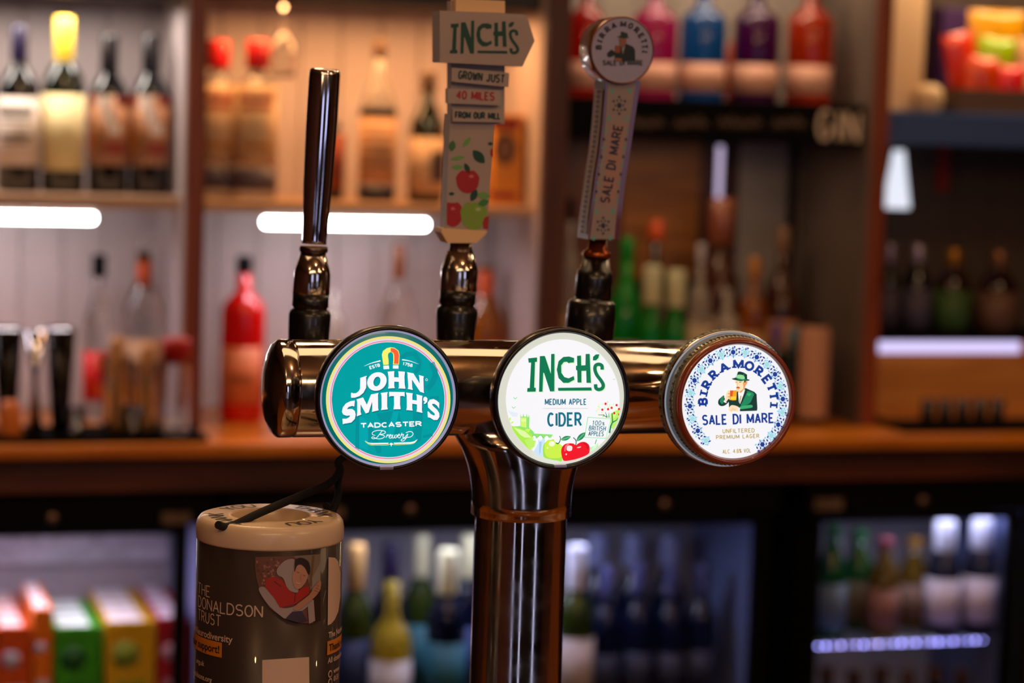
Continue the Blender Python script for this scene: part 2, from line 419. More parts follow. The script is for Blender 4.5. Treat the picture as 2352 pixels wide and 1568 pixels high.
sh.part('back_panel', panelling(xL1, xM0, CP, tops, WHITE), WHITE)
GREYP = mat('grey_panelling', '9a8f86', .5, noise=.2, scale=6)
zg0, zg1 = zx(1640, 316), zx(1640, 236)
sh.part('back_panel', panelling(xM1, xR0, zg0, tops, GREYP), GREYP)
sh.part('back_panel', panelling(xR1, 2.6, CP, tops, mat('brown_panelling', '4a3a30', .5)), MC['brown_panelling'])
# side linings of the white bays
TAUPE = mat('taupe_lining', '6a5a50', .5, noise=.2, scale=6)
for a, c in ((xL0 - .004, xL0), (xL1, xL1 + .004), (xM0 - .004, xM0), (xR0 - .004, xR0)):
    b = NB(); add_box(b, a, c, 2.335, BACK - .012, CP, tops); sh.part('side_lining', b, {xL1: DKRED, xR0 - .004: TAUPE}.get(a, WHITE))
b = NB(); add_box(b, XLL, xL0, YS, BACK - .012, zs1b, zs1, .003); sh.part('shelf', b, SHELFW)
b = NB(); add_box(b, xL1, xM0, YS, BACK - .012, zs2b, zs2, .003); sh.part('shelf', b, SHELFW)
b = NB(); add_box(b, xL1, xM0, YS, BACK - .012, ztop, ztop + .05, .003); sh.part('shelf', b, mat('dark_shelf', '1c1412', .5))
b = NB(); add_box(b, XLL, xL0, YS, BACK - .012, zx(300, -6), zx(300, -6) + .03, .003); sh.part('shelf', b, MC['dark_shelf'])
b = NB(); add_box(b, xM1, xR0 - .0045, YS + .01, BACK - .012, zg0, zg1, .003); sh.part('shelf', b, MC['dark_shelf'])
FASCIA = mat('blue_glow_fascia', '3c5488', .35, coat=.2)  # black fascia, its reflected blue glow put into the base colour
zn1, zn0 = zx(2150, 258), zx(2150, 334)
b = NB(); add_box(b, xR1, 2.6, YS, BACK - .012, zn0, zn1, .003); sh.part('shelf', b, FASCIA, label='black fascia shelf coloured with a blue glow')
# bay 3 lower: dark wood, mirror-like and grey panels at the back
TAN = wood('tan_board', '8a5526', '5e3616', .4, 'X')
def bpanel(x0, x1, y0, y1, m, name='back_panel', d=.0):
    p = P(x0, y1, BACK - d); q = P(x1, y0, BACK - d); b = NB(); add_box(b, p.x, q.x, BACK - d - .008, BACK + .01 - d, p.z, q.z, .002); return sh.part(name, b, m)
zz0, zz1 = CT, zg0
def bp(x0, x1, z0, z1, m):
    a, c = P(x0, 500, BACK).x, P(x1, 500, BACK).x; b = NB(); add_box(b, a, c, BACK - .01, BACK + .005, z0, z1, .002); sh.part('back_panel', b, m)
zmid = P(1500, 640, BACK).z
bp(1262, 1425, CP, zg0, DKRED)
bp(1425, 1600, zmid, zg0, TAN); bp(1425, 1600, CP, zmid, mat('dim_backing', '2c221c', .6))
bp(1600, 1690, CP, zg0, wood('dark_red_board', '3c140c', '220a06', .5, 'Z'))
bp(1690, 1802, CP, zg0, mat('grey_mirror_tile', '857c78', .35, noise=.15, scale=5))
bp(1802, 1822, CP, zg0, MATT)
bp(1822, 1980, CP, zg0, mat('taupe_mirror_tile', '5e5148', .4, noise=.2, scale=5))

# ------------------------------------------------------------------ gin sign on the shelf front
g0, g1 = P(1296, 228, YS), P(1990, 330, YS)
t = Thing('chalk_sign', ((g0.x + g1.x) / 2, YS, zg0), 'long black chalkboard strip with faint handwriting and GIN lettering below gin bottles', 'sign')
b = NB(); add_box(b, xM1 + .002, xR0 - .0055, YS - .004, YS + .009, zg0 - .005, zg1 + .004, .002); bd = t.part('board', b, MATT)
A = Art(); CH = ink('d8c2ac'); CHD = ink('6a5244')
text(A, 'GIN', 1878, 318, 1970, 324, 64, 9, CH, gap=.6)
for k in range(16):                                   # handwriting too soft to read: loose chalk loops
    x = 1450 + k * 25; y = 284 + 2 * math.sin(k * 2.1)
    if k in (3, 7, 12): continue
    A.stroke(smoothline([(x, y + 8), (x + 7, y - 12 - 6 * (k % 3 == 0)), (x + 12, y + 7), (x + 18, y - 6), (x + 25, y + 8)], 4), 3.2, CHD)
def plane_map(Y):
    return lambda x, y, L: P(x, y, Y) + Vector((0, -.0004 * L, 0))
t.part('lettering', A.build(plane_map(YS - .004)), A.mats, bd)

# ------------------------------------------------------------------ LED tubes
def led(name, x0, x1, y, Y, z, r, label, col='ffffff', e=24, vertical=False, group=None):
    M = mat('glow_%s_%s' % (col, e), col, .4, emit=e)
    t = Thing(name, ((x0 + x1) / 2, Y, z), label, 'light', group)
    b = NB(); add_tube(b, [(x0, Y, z), (x0 + r * .4, Y, z), (x1 - r * .4, Y, z), (x1, Y, z)], [r * .6, r, r, r * .6], 16); t.part('tube', b, M)
    b = NB(); add_box(b, x0 - .004, x1 + .004, Y - r * .6, Y + r * .6, z + r * .9, z + r * .9 + .006, .002); t.part('holder', b, SHELFW)
    return t
za = P(100, 503, 2.40).z; zb = P(793, 519, 2.40).z
led('led_tube_light', -.55, P(219, 503, 2.40).x, 0, 2.40, zs1b - .018, .0085, 'bright white tube light under the wine bottle shelf')
led('led_tube_light', P(604, 519, 2.40).x, P(981, 519, 2.40).x, 0, 2.40, zs2b - .018, .0085, 'bright white tube light under the amber lit shelf')

# ================================================================== WORKTOP
b = NB(); add_box(b, -1.4, 3.0, 2.19, 2.627, CT - .024, CT, .006)
wt = solo('worktop', b, wood('orange_worktop', 'd07a1c', 'a8560e', .3, 'X', coat=.3), (.6, 2.4, CT - .024), 'long orange brown wooden worktop behind the bar', 'worktop')
b = NB(); add_box(b, -1.4, 3.0, 2.235, 2.26, .925, CT - .0245)
solo('under_rail', b, wood('rail_wood', '6a3216', '3c1a0a', .5, 'X'), (.6, 2.25, .925), 'dark reddish wooden rail under the worktop edge', 'rail')

# ================================================================== bottles
def lathe_at(b, prof, c, **k): add_lathe(b, prof, Matrix.Translation(c), **k)
def round_prof(kind, r, h):
    if kind == 'wine': return [(0, 0), (r * .9, 0), (r, .006), (r, h * .58), (r * .93, h * .645), (r * .72, h * .70), (r * .45, h * .745), (r * .36, h * .79), (r * .35, h * .985), (0, h * .985)]
    if kind == 'gin': return [(0, 0), (r * .92, 0), (r, .006), (r, h * .66), (r * .92, h * .71), (r * .6, h * .755), (r * .34, h * .79), (r * .31, h * .93), (0, h * .93)]
    if kind == 'squat': return [(0, 0), (r * .9, 0), (r, .008), (r, h * .5), (r * .9, h * .62), (r * .55, h * .72), (r * .33, h * .78), (r * .31, h * .93), (0, h * .93)]
    if kind == 'beer': return [(0, 0), (r * .9, 0), (r, .005), (r, h * .55), (r * .85, h * .66), (r * .5, h * .78), (r * .42, h * .95), (0, h * .95)]
COLT = {}
def bottle(name, label, x, ytop, wpx, Y, zb, kind, glass, cap=None, capf=(.86, 1.0), capr=None, labels=(), cat='bottle', group=None, base_y=None, n=36, sq=False):
    p = P(x, ytop, Y); r = px(wpx, p) / 2
    if zb is None: zb = P(x, base_y, Y).z
    zb += .0005; h = p.z - zb; c = Vector((p.x, Y, zb))
    t = Thing(name, c, label, cat, group)
    b = NB(); lathe_at(b, round_prof(kind, r, h), c, n=n, sy=1); t.part('glass_body', b, glass)
    rn = {'wine': .36, 'gin': .33, 'squat': .33, 'beer': .44}[kind] * r
    if cap:
        cr = capr * r if capr else rn * 1.12; z0, z1 = capf[0] * h, capf[1] * h
        b = NB(); lathe_at(b, [(0, z0), (cr * .96, z0), (cr, z0 + .002), (cr, z1 - .003), (cr * .9, z1), (0, z1)], c, n=24); t.part('cap' if capf[0] > .8 else 'capsule', b, cap)
    for f0, f1, m, *ext in labels:
        ha = ext[0] if ext else 100; rr = r * (ext[1] if len(ext) > 1 else 1) + .0008; z0, z1 = f0 * h, f1 * h
        b = NB(); lathe_at(b, [(rr - .0006, z0), (rr, z0), (rr, z1), (rr - .0006, z1)], c, n=24, a0=-90 - ha - 16.5, a1=-90 + ha - 16.5)
        lb = t.part('label', b, m)
        if len(ext) > 2:                               # printed lines / shapes on the label
            b = NB()
            for (u0, u1, v0, v1, mi) in ext[2]:
                lathe_at(b, [(rr + .0005, z0 + (z1 - z0) * v0), (rr + .0005, z0 + (z1 - z0) * v1)], c, n=8, a0=-106.5 + ha * u0, a1=-106.5 + ha * u1, mi=mi)
            t.part('print', b, ext[3], lb)
    return t
DKG = mat('dark_green_glass', '0e160c', .06, coat=.5); OLG = mat('olive_glass', '5a6a10', .05, trans=.75)
BLK = mat('black_glass', '07070b', .08, coat=.5)
CREAML = mat('cream_label', 'e8d49a', .6, noise=.05, scale=30); WHL = mat('white_label', 'e2cfc0', .6)
DARKINK = ink('3a2a2a'); YCAP = mat('yellow_capsule', 'e6c23a', .25, coat=.4); BCAP = mat('black_capsule', '0c0a10', .3, coat=.3)
PURC = mat('purple_black_cap', '1a1230', .3, coat=.3)
lines = [(-.55, .5, .72, .76, 0), (-.5, .45, .64, .67, 0), (-.6, .55, .78, .86, 0), (-.5, .5, .4, .45, 0), (-.35, .4, .33, .36, 0)]
YB = 2.455
bottle('wine_bottle', 'dark wine bottle with white text label and purple black cap, far left', 45, 58, 96, YB, zs1, 'wine', BLK, PURC, (.78, 1), labels=[(.16, .57, WHL, 95, 1, lines, [DARKINK])])
bottle('wine_bottle', 'wine bottle with yellow foil capsule and plain cream label', 148, 38, 98, YB, zs1, 'wine', DKG, YCAP, (.74, 1), .46, labels=[(.13, .56, CREAML, 98)])
PEACH = mat('peach_label', 'c98a5e', .6, noise=.5, scale=50)
prt = [(-.2, .15, .8, 1, 0), (-.05, .3, .6, .8, 0), (.1, .45, .45, .6, 0), (-1, -.3, .85, 1, 1), (.3, 1, .85, 1, 1), (-1, 1, 0, .14, 3), (-.9, -.3, .2, .5, 2), (.0, .6, .16, .34, 1)]
pm = [ink('e8d8cc'), ink('8a3020'), ink('b86a28'), ink('a87a60')]
bottle('wine_bottle', 'black capped wine bottle with painted brown label beside the yellow capsule bottle', 252, 80, 93, YB, zs1, 'wine', BLK, BCAP, (.76, 1), .44, labels=[(.18, .62, PEACH, 98, 1, prt, pm)])
bottle('wine_bottle', 'black capped wine bottle with painted brown label nearest the left post', 348, 80, 93, YB, zs1, 'wine', BLK, BCAP, (.76, 1), .44, labels=[(.18, .62, PEACH, 98, 1, prt, pm)])

# amber bay bottles
REDC = mat('red_stopper', 'b01208', .25, coat=.4)
redl = [(-.6, .7, .8, .9, 0), (-.5, .6, .68, .76, 0), (-.3, .6, .2, .28, 1)]
for x, lb in ((503, 'clear gin bottle with red stopper next to the left post'), (592, 'clear gin bottle with red stopper and pale printed label, second from post')):
    bottle('gin_bottle', lb, x, 92, 100, 2.45 if x > 550 else 2.50, zs2, 'gin', FROST, REDC, (.82, 1.0), .52, labels=[(.22, .72, mat('pale_print', 'd9b890', .6, noise=.25, scale=60), 80, 1, redl, [ink('b0402a'), ink('a8702c')]), (.06, .2, mat('slate_band', '4a4250', .5), 80)])
bottle('spirit_bottle', 'slim bottle with rust red label behind the plain chrome tap handle', 762, 282, 62, 2.5, zs2, 'gin', BLK, BCAP, (.9, 1), .7, labels=[(.14, .85, mat('rust_label', '8a3a1c', .6, noise=.2), 100)])
tx = [(-.5, .5, .85, .88, 0), (-.6, .6, .7, .75, 0), (-.6, .6, .55, .6, 0), (-.5, .5, .4, .44, 0), (-.55, .55, .25, .3, 0)]
bottle('spirit_bottle', 'clear shouldered bottle with beige text label and navy base band in amber bay', 873, 92, 84, 2.46, zs2, 'squat', FROST, mat('brown_cork', '4a3220', .6), (.89, 1.0), .38, labels=[(.12, .52, mat('beige_label', 'b98c68', .6), 98, 1, tx, [ink('7a5a48')]), (.53, .58, MATT, 100), (.01, .10, mat('navy_band', '141028', .4), 100)])
bottle('spirit_bottle', 'dark bottle with pale patterned label left of the cider handle', 985, 165, 84, 2.45, zs2, 'squat', DKG, mat('brown_cork', '4a3220', .6), (.85, 1.0), .42, labels=[(.08, .5, mat('pale_label', 'c9a888', .6, noise=.3, scale=80), 98, 1, [(.2, .8, .2, .75, 0)], [ink('3a3038')])])
# amber carton-like bottle right of cider handle
p = P(1162, 250, 2.44); hw = px(36, p)
zs2 += .0005
t = Thing('whisky_box', (p.x, 2.44, zs2), 'orange and red gift box with dark round emblem right of cider handle', 'box')
b = NB(); add_box(b, p.x - hw, p.x + hw, 2.44 - hw, 2.44 + hw, zs2, P(1162, 262, 2.44).z, .003); bx = t.part('carton', b, mat('orange_card', 'd98a24', .5, noise=.15))
A = Art(); A.disc(1160, 342, 27, 36, ink('4a2a1c')); A.disc(1160, 342, 17, 24, ink('7a5238'), 2)
A.poly([(1127, 270), (1192, 272), (1190, 300), (1127, 296)], ink('8a1a0c')); A.poly([(1125, 440), (1188, 442), (1188, 458), (1125, 456)], ink('8a1a0c'))
t.part('printed_emblem', A.build(plane_map(2.44 - hw - .0005)), A.mats, bx)

# hanging wine glass at the top of the amber bay
def goblet(name, loc, s, label, cat='glass', flip=False, group=None, m=None):
    t = Thing(name, loc, label, cat, group); f = -1 if flip else 1
    pr = [(0, 0), (.034, .001), (.034, .003), (.006, .007), (.004, .02), (.004, .08), (.012, .09), (.034, .115), (.042, .15), (.038, .19), (.034, .21), (.0325, .21), (.0365, .19), (.0405, .15), (.032, .117), (.010, .094), (0, .092)]
    b = NB(); add_lathe(b, [(r * s, z * s * f) for r, z in pr], Matrix.Translation(loc), n=36); t.part('bowl', b, m or GLASS); return t
p = P(652, -10, 2.42)
goblet('wine_glass', (p.x, 2.42, ztop - .0005), .62, 'upturned wine glass hanging under top shelf of amber bay', flip=True)

# lower left bay and lower amber bay
YW = 2.47
RL = mat('scarlet_label', 'c8140c', .5, noise=.1); PK = mat('red_gin', 'e0120c', .08, trans=.35)
bottle('spirit_bottle', 'clear bottle with black cap and scarlet label behind tray tools', 228, 585, 66, 2.50, CT, 'squat', GLASS, MATT, (.87, 1.0), .5, labels=[(.12, .42, RL, 100, 1, [(.1, .7, .1, .35, 0), (.0, .5, .7, .9, 0)], [ink('d8541c')])])
bottle('liqueur_bottle', 'tall clear bottle with orange neck label near left post', 332, 548, 96, 2.52, CT, 'squat', GLASS, GLASS, (.93, 1.0), .4, labels=[(.72, .88, mat('orange_label', 'c8501c', .5, noise=.3, scale=60), 110, .36), (.1, .45, mat('beige_label', 'b98c68', .6), 98)])
bottle('gin_bottle', 'bright red gin bottle with black cap and round peach label', 562, 588, 102, 2.46, CT, 'gin', PK, MATT, (.90, 1.0), .36, labels=[(.12, .46, mat('peach_round_label', 'd8764a', .6), 62, 1, [(-.5, .5, .35, .5, 0)], [ink('a0522c')])])
AMB = mat('amber_liquor', 'b86a10', .05, trans=.7)
bottle('spirit_bottle', 'clear bottle with dark stopper between the first two tap handles', 918, 560, 84, 2.5, CT, 'squat', GLASS, mat('amber_stopper', '5a2c0c', .4), (.80, 1.0), .34)
bottle('spirit_bottle', 'clear bottle hidden behind the chrome tap handle', 768, 640, 56, 2.5, CT, 'gin', FROST, None)
bottle('spirit_bottle', 'amber filled bottle with orange neck label behind the cider tap', 1118, 585, 98, 2.5, CT, 'squat', AMB, mat('orange_label', 'c8501c', .5), (.70, .9), .42)
bottle('spirit_bottle', 'pale frosted bottle behind the cider tap collar, beside amber bottle', 1070, 600, 56, 2.58, CT, 'gin', FROST, MATT, (.9, 1))

# bar tools on a tray, lower left
p0, p1 = P(-60, 1000, 2.24), P(470, 1000, 2.24)
b = NB(); add_box(b, p0.x, p1.x, 2.205, 2.322, CT + .0004, CT + .006, .002); add_box(b, p0.x, p1.x, 2.205, 2.210, CT + .0004, CT + .014, .001); add_box(b, p0.x, p1.x, 2.317, 2.322, CT + .0004, CT + .014, .001)
solo('bar_tray', b, MATT, ((p0.x + p1.x) / 2, 2.26, CT), 'long black bar mat tray holding tools at far left', 'tray')
zt = CT + .0064
DKCH = metal_smudged('dark_tin', '1c1816', .15, .35)
for x, yt, w0, w1, lb in ((18, 752, 62, 40, 'black cocktail shaker tin at the left picture edge'), (140, 752, 62, 40, 'black cocktail shaker tin, second from the left edge')):
    p = P(x, yt, 2.284); r0, r1 = px(w0, p) / 1.75, px(w1, p) / 2; h = p.z - zt; c = (p.x, 2.284, zt)
    b = NB(); lathe_at(b, [(0, 0), (r1, 0), (r1, .01), (r0, h), (r0 * .96, h), (r1 * .94, .012), (0, .012)], c, n=36)
    t = Thing('shaker_tin', c, lb, 'shaker', 'cocktail shaker tins'); t.part('cup', b, DKCH)
    b = NB(); lathe_at(b, [(r0, h - .004), (r0 + .0015, h - .002), (r0, h), (r0 - .001, h - .002), (r0, h - .004)], c, n=36); t.part('rolled_rim', b, STEEL)
# jigger
p = P(82, 760, 2.236); h = p.z - zt
b = NB(); lathe_at(b, [(0, 0), (.016, 0), (.005, h * .45), (.005, h * .55), (.017, h), (.016, h), (.004, h * .56), (0, h * .56)], (p.x, 2.236, zt), n=36)
solo('jigger', b, STEEL, (p.x, 2.236, zt), 'tall steel double ended jigger between the black shaker tins', 'jigger')
p = P(24, 900, 2.234); c = (p.x, 2.234, zt)
b = NB(); lathe_at(b, [(0, 0), (.019, 0), (.021, .006), (.016, .05), (.012, .062), (0, .064)], c, n=30)
solo('citrus_squeezer', b, mat('orange_plastic', 'c86a1e', .4), c, 'small orange dome shaped squeezer in front of the shaker tins', 'squeezer')
WD = wood('muddler_wood', 'c08a50', '9a6430', .5, 'Z')
THIN = mat('thin_glass', 'f4f2f0', .02, trans=1, ior=1.08)
for x, yt, lb in ((268, 772, 'pale wooden muddler standing in left glass jar'), (338, 790, 'pale wooden muddler standing in right glass jar')):
    p = P(x, yt, 2.284); c = (p.x, 2.284, zt); h = p.z - zt
    b = NB(); lathe_at(b, [(0, .004), (.012, .004), (.013, .02), (.010, h * .6), (.012, h * .9), (.009, h), (0, h)], c, n=20)
    solo('muddler', b, WD, c, lb, 'muddler', 'wooden muddlers')
    b = NB(); lathe_at(b, [(0, 0), (.021, 0), (.023, .003), (.0245, h * .8), (.023, h * .8), (.0215, .004), (0, .003)], c, n=32)
    solo('glass_jar', b, THIN, c, 'straight glass jar around the ' + ('left' if x < 300 else 'right') + ' wooden muddler', 'jar', 'tool jars')
p = P(405, 776, 2.286); c = (p.x, 2.286, zt); h = p.z - zt
t = Thing('syrup_bottle', c, 'clear square shouldered syrup bottle with dark red cap by the left post', 'bottle')
b = NB(); lathe_at(b, [(0, 0), (.023, 0), (.0245, .005), (.0245, h * .6), (.022, h * .7), (.02, h * .76), (0, h * .76)], c, n=32); t.part('glass_body', b, GLASS)
b = NB(); lathe_at(b, [(0, h * .74), (.024, h * .74), (.0245, h * .97), (.022, h), (0, h)], c, n=28); t.part('cap', b, mat('dark_red_cap', '9a0c08', .4))
for x, r in ((303, .014), (172, .014)):
    p = P(x, 940, 2.236); c = (p.x, 2.236, zt)
    b = NB(); lathe_at(b, [(0, 0), (r, 0), (r * 1.25, .05), (r * 1.18, .05), (r * .92, .004), (0, .004)], c, n=28)
    solo('shot_glass', b, GLASS, c, 'small clear shot glass in front of ' + ('the left glass jar' if x > 200 else 'the second shaker tin'), 'glass', 'shot glasses on the tray')

# ------------------------------------------------------------------ gin row
def gin(name, x, col, ly, label, w=106, tr=.72, Y=2.455):
    G = mat(name, col, .06, trans=tr)
    zb = zg1
    return bottle('gin_bottle', label, x, -42, w, Y, zb, 'gin', G, mat(name + '_cap', col, .3), (.9, 1), .42, labels=[(.09, .32, mat('blush_label', 'e0a890', .6), 88)], group='coloured gin bottles')
gin('red_gin_glass', 1350, 'd01008', 0, 'red gin bottle behind the round topped tap handle', 88)
gin('pink_gin_glass', 1508, 'd0207a', 0, 'pink gin bottle right of the round topped tap handle')
gin('blue_gin_glass', 1620, '1468c0', 0, 'blue gin bottle, middle of the coloured row')
gin('purple_gin_glass', 1742, '5a1060', 0, 'purple gin bottle between blue and orange bottles')
gin('orange_gin_glass', 1866, 'd84010', 0, 'orange red gin bottle at right end of the row')
bottle('miniature_bottle', 'small vivid orange bottle between the blue and purple gins', 1694, 40, 44, 2.53, zg1, 'squat', mat('vivid_orange_glass', 'f05010', .08, trans=.4), None)

# ------------------------------------------------------------------ bay 3 lower cluster
GRN = mat('green_glass', '0aa030', .05, trans=.45)
cl = [
 (1312, 455, 48, 2.42, 'gin', FROST, MATT, (.9, 1), [(.1, .5, 'b8906a')], 'clear narrow bottle beside the dark middle post'),
 (1442, 545, 82, 2.475, 'squat', GRN, GRN, (.88, 1), [(.1, .42, 'b89078')], 'green glass bottle right of round tap handle collar'),
 (1508, 505, 60, 2.56, 'gin', BLK, ('orange_cap', 'b8481c'), (.9, 1), [(.3, .6, '4a3a30')], 'dark bottle with round orange stopper behind green bottles'),
 (1500, 610, 53, 2.39, 'squat', GRN, ('cream_cap', 'c8c8a0'), (.76, 1), [], 'first small green bottle with cream cap'),
 (1555, 620, 53, 2.39, 'squat', GRN, ('cream_cap', 'c8c8a0'), (.76, 1), [], 'second small green bottle with cream cap, nearer the grey panels'),
 (1612, 560, 53, 2.40, 'gin', FROST, ('silver_cap', 'b8b0b8'), (.9, 1), [(.2, .55, 'c0a888')], 'clear bottle with pale label behind small green bottles'),
 (1660, 455, 100, 2.51, 'squat', ('brown_flask', '4a2418'), ('copper_dome', '6e3a28'), (.78, 1.0), [(.1, .45, 'b08c64')], 'brown bottle with big copper domed stopper'),
 (1673, 640, 64, 2.385, 'gin', FROST, None, None, [(.15, .6, 'b89070')], 'short clear bottle with beige label before the copper topped one'),
 (1735, 590, 68, 2.425, 'gin', ('amber_liquor', 'b86a10'), ('gold_cap', 'b8782c'), (.88, 1), [(.15, .55, 'a8784c')], 'amber bottle with gold cap in front of the grey panel'),
 (1800, 520, 86, 2.54, 'squat', ('brown_flask', '4a2418'), ('tan_cap', '7a5840'), (.86, 1), [(.15, .5, 'a87050')], 'brown bottle with tan cap before the taupe panel'),
 (1785, 742, 44, 2.365, 'gin', BLK, ('blue_cap', '2a2a9a'), (.8, 1), [], 'small bottle with blue cap behind the third badge'),
 (1825, 752, 64, 2.435, 'gin', ('deep_green_glass', '062420'), ('sky_cap', '5a8aa0'), (.74, 1), [(.1, .6, '0c2a28')], 'dark green bottle with pale blue cap at the right of the third badge'),
 (1872, 740, 74, 2.38, 'squat', BLK, None, None, [], 'black bottle with tall beige label right of the third badge'),
]
CT += .0004
for x, yt, wd, Y, kd, gm, cm, cf, lbs, lb in cl:
    g = gm if not isinstance(gm, tuple) else mat(gm[0], gm[1], .08, trans=.3)
    c = None if cm is None else (cm if not isinstance(cm, tuple) else mat(cm[0], cm[1], .25, coat=.4))
    L = [(a, e, mat('lab_' + col, col, .6, noise=.15, scale=50), 95) for a, e, col in lbs]
    if x == 1872: L = [(.05, .92, mat('tall_beige_label', 'b88468', .6), 78, 1, [(-.15, .15, .75, .85, 0)], [ink('6a5040')])]
    if x == 1872:
        p = P(x, yt, Y); r = px(wd, p) / 2; h = p.z - CT; cc = Vector((p.x, Y, CT)); t = Thing('spirit_bottle', cc, lb, 'bottle', 'back counter spirit bottles')
        b = NB(); lathe_at(b, [(0, 0), (r, 0), (r, h * .9), (r * .8, h * .97), (0, h)], cc, n=36); gb = t.part('glass_body', b, BLK)
        b = NB(); lathe_at(b, [(r + .0008, h * .06), (r + .0008, h * .9), (r * .86 + .001, h * .97)], cc, n=20, a0=-175, a1=-38); t.part('label', b, L[0][2])
        continue
    bottle('spirit_bottle', lb, x, yt, wd, Y, CT, kd, g, c, cf or (.9, 1), {'copper_dome': .62, 'cream_cap': .8, 'orange_cap': .6}.get(cm[0] if isinstance(cm, tuple) else '', None), labels=L, group='back counter spirit bottles')
# mirrored light on the back panel, put in as a glowing tube
p, q = P(1655, 335, BACK - .02), P(1651, 462, BACK - .02)
t = Thing('reflected_strip', (p.x, BACK - .02, q.z), 'upright pale lilac mirrored light built as a tube on the dark red board', 'light')
b = NB(); add_tube(b, [(p.x, BACK - .02, q.z), (p.x, BACK - .02, p.z)], .006, 12); t.part('tube', b, mat('reflected_lilac', 'b8a8c8', .4, emit=1.2))
b = NB(); add_box(b, p.x - .008, p.x + .008, BACK - .0145, BACK - .0102, q.z - .004, p.z + .004); t.part('holder', b, MATT)  # backing added behind the glowing tube

# ------------------------------------------------------------------ bay 4, right
p = P(2096, 0, 2.44)
zn1 += .0005
t = Thing('carton_box', (p.x, 2.44, zn1), 'tall plain beige box next to the right hand post', 'box')
b = NB(); hw = px(42, p); add_box(b, p.x - hw, p.x + hw, 2.45, 2.53, zn1, 1.86, .003); t.part('carton', b, mat('beige_card', 'd9b48c', .6))
p = P(2132, 215, 2.40); b = NB(); lathe_at(b, [(0, 0), (.022, 0), (.028, .012), (.03, .03), (.024, .046), (.01, .052), (0, .052)], (p.x, 2.40, zn1), n=30)
solo('round_pot', b, mat('beige_ceramic', 'd8b488', .4), (p.x, 2.40, zn1), 'small round beige pot at the foot of the tall box', 'pot')
p = P(2185, 18, 2.56); q = P(2222, 90, 2.56)
b = NB(); add_box(b, P(2152, 20, 2.56).x, q.x, 2.53, 2.59, zn1, p.z, .003)
solo('purple_box', b, mat('purple_card', '3a1c50', .5), ((P(2152, 20, 2.56).x + q.x) / 2, 2.56, zn1), 'dark purple box behind the colourful snack packets', 'box')
# cardboard display tray with packets
xa, xb = P(2196, 240, 2.40).x, 2.05
b = NB(); zt4 = P(2250, 205, 2.40).z
add_box(b, xa, xb, 2.385, 2.388, zn1, zt4, .001); add_box(b, xa, xb, 2.518, 2.521, zn1, zt4, .001); add_box(b, xa, xa + .003, 2.388, 2.518, zn1, zt4); add_box(b, xa, xb, 2.388, 2.518, zn1, zn1 + .003)
solo('display_tray', b, mat('brown_card', '5c4436', .6), ((xa + xb) / 2, 2.45, zn1), 'brown cardboard display tray holding snack packets', 'tray')
def packet(x0, y0, x1, y1, Y, col, lab, tilt=0, z=None):
    a, c = P(x0, y0, Y), P(x1, y1, Y); W, H = c.x - a.x, a.z - c.z; cx, cz = (a.x + c.x) / 2, (a.z + c.z) / 2
    b = NB(); nu, nv = 12, 12; G = {}
    Rm = Matrix.Rotation(R_(tilt), 3, 'Y')
    for sgn in (1, -1):
        for i in range(nu + 1):
            for j in range(nv + 1):
                u, v = i / nu * 2 - 1, j / nv * 2 - 1
                d = .014 * max(0, 1 - u * u) ** .6 * max(0, 1 - v ** 4) ** .6 + .0006; d *= 1 + .12 * math.sin(7 * u + 3 * v)
                G[sgn, i, j] = b.verts.new(Vector((cx, Y, cz)) + Rm @ Vector((u * W / 2, -sgn * d, v * H / 2)))
        for i in range(nu):
            for j in range(nv):
                f = b.faces.new((G[sgn, i, j], G[sgn, i + 1, j], G[sgn, i + 1, j + 1], G[sgn, i, j + 1])); f.smooth = True
    t = Thing('snack_packet', (cx, Y, cz - H / 2), lab, 'packet', 'snack packets in the display tray'); bodyo = t.part('packet_body', b, mat('foil_' + col, col, .3, coat=.4, noise=.1, scale=30))
    b = NB()
    for s in (1, -1):
        for k in range(4):
            o = Vector((0, 0, s * (H / 2 - .004) - s * k * .0022)); M = Matrix.Translation(Vector((cx, Y, cz))) @ Rm.to_4x4() @ Matrix.Translation(o)
            bmesh.ops.create_cube(b, size=1, matrix=M @ Matrix.Diagonal((W * .96, .0026, .001, 1)))
    t.part('crimped_seal', b, MC['foil_' + col]); return t
packet(2226, 22, 2352, 150, 2.500, 'd8960c', 'yellow orange snack packet standing highest at the back')
packet(2246, 85, 2326, 215, 2.469, '9ab80c', 'lime green snack packet in front of the yellow one', 4)
packet(2176, 74, 2240, 216, 2.437, 'd8300c', 'red snack packet leaning at the left of the group', -13)
packet(2214, 130, 2288, 250, 2.405, 'e8480a', 'orange red snack packet lowest in the tray', 5)
packet(2290, 150, 2352, 250, 2.437, 'e01a18', 'bright red snack packet front right of the tray', -3)
packet(2340, 85, 2420, 240, 2.466, 'd8a070', 'peach snack packet cut by the right picture edge', -3)


